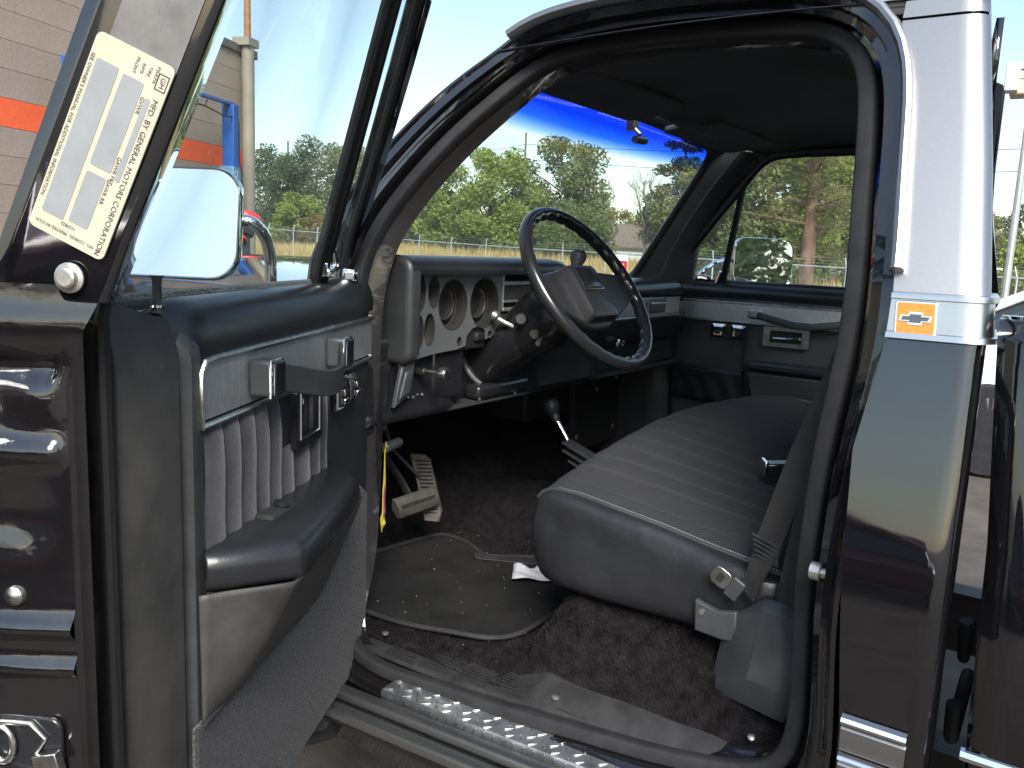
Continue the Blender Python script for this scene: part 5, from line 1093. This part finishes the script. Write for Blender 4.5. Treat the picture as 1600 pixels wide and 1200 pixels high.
# ---- tan building with orange stripe
M['tanwall'] = mat('tan_painted_block', (.30, .235, .185), .85, bump=(30, .3, .01), var=(1.2, .10), dirt=(2.2, .62, (.24, .185, .145))); M['orange'] = mat('orange_stripe', (.78, .115, .03), .7, bump=(30, .3, .01), var=(4, .08)); M['coping'] = mat('dark_coping', (.10, .085, .07), .8, var=(4, .3)); M['tanpipe'] = mat('tan_pipe', (.25, .215, .165), .6, var=(3, .12)); M['rust'] = mat('rusty_mast', (.28, .12, .05), .7, var=(8, .3)); M['blue'] = mat('blue_paint', (.018, .085, .32), .4, var=(8, .15)); M['paleblue'] = mat('pale_blue_paint', (.10, .22, .34), .5, var=(8, .15))
bd_ = empty('tan_building', (7.42, 11.66, 0), math.atan2(1.918, 4.945)); tag(bd_, 'tan painted block building with an orange stripe along the wall', 'building')
def strh(x): return 2.92+.0305*(x+1.0)
# local x along the wall to its right end (0), wall face at y = 0
m = MB(); m.box((-7, 3.0, 2.05), (14, 5.9, 4.62)); m.build('wall', 'mortar' if 'mortar' in M else mat('block_joint', (.27, .21, .165), .9), bd_, smooth=False)
bw, bh = .62, .31; blk = {}
def blockmesh(w_, h_, mt):
    k = (round(w_, 3), round(h_, 3), mt)
    if k not in blk:
        b = MB(); b.box((0, 0, 0), (w_, .05, h_)); o = b.build('block', mt, bd_, smooth=False); blk[k] = o.data; bpy.data.objects.remove(o)
    return blk[k]
cnt = 0
for r_ in range(15):
    z = -.26+bh*(r_+.5)
    for c_ in range(18):
        x0 = -bw*(c_+1)+(0 if r_ % 2 else bw/2); x1 = x0+bw; x1 = min(0, x1)
        if x1-x0 < .1 or x1 < -9.5: continue
        mt = 'orange' if r_ in (9,) else 'tanwall'
        o = bpy.data.objects.new('block', blockmesh(x1-x0-.005, bh-.005, mt)); COL.objects.link(o); o.parent = bd_; o.location = ((x0+x1)/2, .020, z)
        cnt += 1
m = MB(); m.box((-7, 3.0, 4.42), (14.1, 6.1, .14)); m.build('roof_coping', 'coping', bd_, bev=.02)
m = MB(); m.cyl((-.42, -.14, 0), (-.42, -.14, 4.55), .10, 14); pi_ = m.build('downpipe', 'tanpipe', bd_); m = MB(); m.box((-.42, -.10, 4.52), (.30, .3, .12)); m.build('pipe_head', 'tanpipe', pi_)
ma = empty('mast', (7.05, 11.35, 4.4)); tag(ma, 'thin rusty mast rising above the roof of the tan building', 'mast'); m = MB(); m.cyl((0, 0, 0), (0, 0, 3.2), .055, 10, .045); m.build('mast_pole', 'rust', ma)
# ---- blue vehicle lift in front of the wall
lf = empty('vehicle_lift', (6.30, 10.80, 0), math.atan2(1.918, 4.945)); tag(lf, 'blue two-post vehicle lift standing in front of the tan wall', 'vehicle lift')
m = MB(); m.box((0, 0, 2.95), (.16, .20, .92)); m.build('upper_column', 'blue', lf, bev=.01); m = MB(); m.box((0, .02, 1.25), (.20, .24, 2.5)); m.build('column', 'paleblue', lf, bev=.01)
m = MB(); m.box((-1.6, 0, 3.42), (3.3, .10, .045)); m.build('overhead_beam', 'blue', lf, bev=.006); m = MB(); m.box((-3.2, 0, 1.7), (.18, .22, 3.4)); m.build('column', 'blue', lf, bev=.01)
m = MB(); m.tube([(-1.7, -.06, 3.25), (-.75, -.06, 3.27), (-.70, -.06, 3.36)], .012, 6); m.tube([(-.75, -.06, 3.27), (-.3, -.06, 3.21), (.03, -.08, 3.22), (.06, -.10, 3.18), (.05, -.11, 2.6), (.10, -.12, 2.4), (.09, -.12, 1.9)], .011, 6); m.build('cable', 'dark', lf)
m = MB()
for q, ch in enumerate('ORZ'): text(m, ch, .135, lambda x, y, q=q: Vector((-.035+y, -.104, 2.39-.115*q-x)))
m.build('column_lettering', 'bwhite', lf, smooth=False)
# red-capped pump beyond the fender
M['red'] = mat('red_plastic', (.60, .03, .03), .4); pu = empty('hose_reel', (2.03, 5.02, .06), R(10)); tag(pu, 'black hose stand with two red discs beyond the front fender', 'hose stand')
m = MB(); m.cyl((0, 0, 0), (0, 0, 1.42), .055, 12); m.build('stand', 'plastic', pu); m = MB(); m.lathe([(.10, 0), (.115, .02), (.115, .07), (.10, .09)], (.02, 0, 1.475), (.35, 0, 1), 18); m.build('reel_disc', 'red', pu); m = MB(); m.lathe([(.09, 0), (.10, .01), (.09, .03)], (-.10, 0, 1.375), (.35, 0, 1), 18); m.build('reel_disc', 'red', pu)
m = MB(); m.lathe([(.09, 0), (.095, .03), (.085, .05)], (-.02, 0, 1.41), (.35, 0, 1), 16); m.build('hose_coil', 'rubber', pu)
# ---- parked cars
def car(name, label, x, y, rz, colr, glassm):
    c = empty(name, (x, y, 0), rz); tag(c, label, 'car'); pm = mat(name+'_paint', colr, .2, coat=1)
    Lp = [(-2.15, .36, .62, .70), (-2.10, .30, .72, .80), (-1.6, .24, .82, .86), (-.9, .22, .88, .90), (0, .22, .90, .91), (.9, .22, .92, .91), (1.5, .24, .98, .90), (2.0, .28, .98, .84), (2.18, .36, .90, .74)]
    m = MB(); loops = []
    for yy, z0, z1, hw in Lp: loops.append([Vector((sx*a, yy, z)) for sx, a, z in ((-1, hw*.9, z0), (-1, hw*.98, z0+.12), (-1, hw, (z0+z1)/2), (-1, hw*.96, z1-.07), (-1, hw*.86, z1), (0, 0, z1+.03), (1, hw*.86, z1), (1, hw*.96, z1-.07), (1, hw, (z0+z1)/2), (1, hw*.98, z0+.12), (1, hw*.9, z0))])
    m.loft(loops, True, True); m.build('body', pm, c, sub=1, ang=60)
    Gp = [(-.95, .88, .78), (-.35, 1.26, .66), (.1, 1.38, .62), (.7, 1.40, .60), (1.2, 1.28, .62), (1.75, .99, .70)]
    m = MB(); loops = []
    for yy, z, hw in Gp: loops.append([Vector((-hw-.06*(z-.9) if z < .95 else -hw-.10, yy, .88)), Vector((-hw, yy, z-.03)), Vector((-hw*.9, yy, z)), Vector((hw*.9, yy, z)), Vector((hw, yy, z-.03)), Vector((hw+.10, yy, .88))])
    m.loft(loops, False, False); m.build('greenhouse', glassm, c, ang=60)
    m = MB(); m.loft([[Vector((-hw*.99, yy, z-.02)), Vector((-hw*.88, yy, z+.012)), Vector((0, yy, z+.03)), Vector((hw*.88, yy, z+.012)), Vector((hw*.99, yy, z-.02))] for yy, z, hw in Gp[1:5]], closed=False); m.build('roof', pm, c, sol=.02, ang=60)
    for sx in (-1, 1):
        m = MB(); m.tube([(sx*.78, -.93, .90), (sx*.67, -.35, 1.26), (sx*.63, .1, 1.385), (sx*.61, .7, 1.40), (sx*.63, 1.2, 1.29), (sx*.71, 1.75, 1.0)], .035, 8); m.tube([(sx*.86, .35, .90), (sx*.62, .38, 1.38)], .03, 6); m.build('roof_pillar', pm, c)
        m = MB(); m.box((sx*.66, -2.10, .70), (.34, .10, .12), rotm(rz=sx*12)); m.build('headlight', 'chrome', c, bev=.03); m = MB(); m.box((sx*.62, 2.16, .80), (.36, .06, .11), rotm(rz=-sx*10)); m.build('tail_light', 'red', c, bev=.02)
        for yy in (-1.35, 1.32):
            m = MB(); m.lathe([(.22, -.11), (.31, -.11), (.335, -.08), (.335, .08), (.31, .11), (.24, .11)], (sx*.80, yy, .335), (sx, 0, 0), 28); wv = m.build('tyre', 'rubber', c)
            m = MB(); m.lathe([(.24, .10), (.235, .02), (.23, -.08)], (sx*.80, yy, .335), (sx, 0, 0), 28)
            for q in range(5):
                a = q*2*math.pi/5+.3
                for dq in (-.10, .10): m.tube([(sx*.885, yy+.05*math.cos(a), .335+.05*math.sin(a)), (sx*.90, yy+.235*math.cos(a+dq), .335+.235*math.sin(a+dq))], .017, 6)
            m.lathe([(.06, .07), (.05, .10), (.01, .105)], (sx*.80, yy, .335), (sx, 0, 0), 16); m.build('wheel_rim', 'chrome_worn', wv)
            m = MB(); m.lathe([(.17, 0), (.17, .02), (.05, .02)], (sx*.82, yy, .335), (sx, 0, 0), 24); m.build('brake_disc', 'steel', wv); m = MB(); m.box((sx*.845, yy-.12, .36), (.04, .07, .16)); m.build('brake_caliper', 'red', wv, bev=.01)
    return c
M['carglass'] = mat('car_glass', (.02, .03, .04), .03, coat=1)
car('white_car', 'white coupe with alloy wheels parked on the far side of the truck', 5.45, -1.08, 0, (.72, .72, .72), 'carglass')
car('burgundy_car', 'burgundy coupe parked behind the photographer, mirrored in the black paint', -5.6, .9, 0, (.13, .006, .014), 'carglass')
cf = car('white_sedan', 'pale sedan beyond the chain link fence in the dry field', 45.5, 12.2, R(70), (.62, .63, .64), 'carglass'); cf.location.z = gz(45.5, 12.2)+.05
# ---- lamp head at right edge
la = empty('yard_lamp', (13.0, 1.02, 0)); tag(la, 'boxy white and beige lamp head on a pole past the cab corner', 'street lamp'); M['beige'] = mat('beige_lens', (.50, .42, .30), .5, var=(20, .1))
m = MB(); m.cyl((.75, -.1, 0), (.75, -.1, 4.35), .06, 10, .05); m.build('lamp_pole', 'galv', la); m = MB(); m.box((-.10, .12, 4.28), (.18, .18, .42), rotm(ry=6)); m.build('lamp_housing', 'siding', la, bev=.02); m = MB(); m.box((.12, .02, 4.26), (.28, .26, .46), rotm(ry=6)); lz = m.build('lamp_lens', 'beige', la, bev=.03)
m = MB()
for q in range(3): m.box((.12, .02, 4.12+.14*q), (.29, .27, .012), rotm(ry=6))
m.build('lens_rib', 'coping', la)
m = MB(); m.tube([(.2, 0, 4.3), (.75, -.1, 4.33)], .03, 8); m.build('lamp_arm', 'galv', la)
# ---- smoky air
hm = bpy.data.materials.new('haze_air'); hm.use_nodes = True; hn = hm.node_tree; hn.nodes.clear(); ho = hn.nodes.new('ShaderNodeOutputMaterial'); hv = hn.nodes.new('ShaderNodeVolumePrincipled')
hv.inputs['Color'].default_value = (.90, .93, .98, 1); hv.inputs['Density'].default_value = .0006; hv.inputs['Anisotropy'].default_value = .2; hn.links.new(hv.outputs[0], ho.inputs['Volume'])
m = MB(); m.box((0, 0, 6.2), (1900, 1900, 17.6)); hz = m.build('haze', hm, None, smooth=False); hz['kind'] = 'stuff'; hz['label'] = 'thin smoky haze in the air over the whole lot and field'; hz['category'] = 'haze'
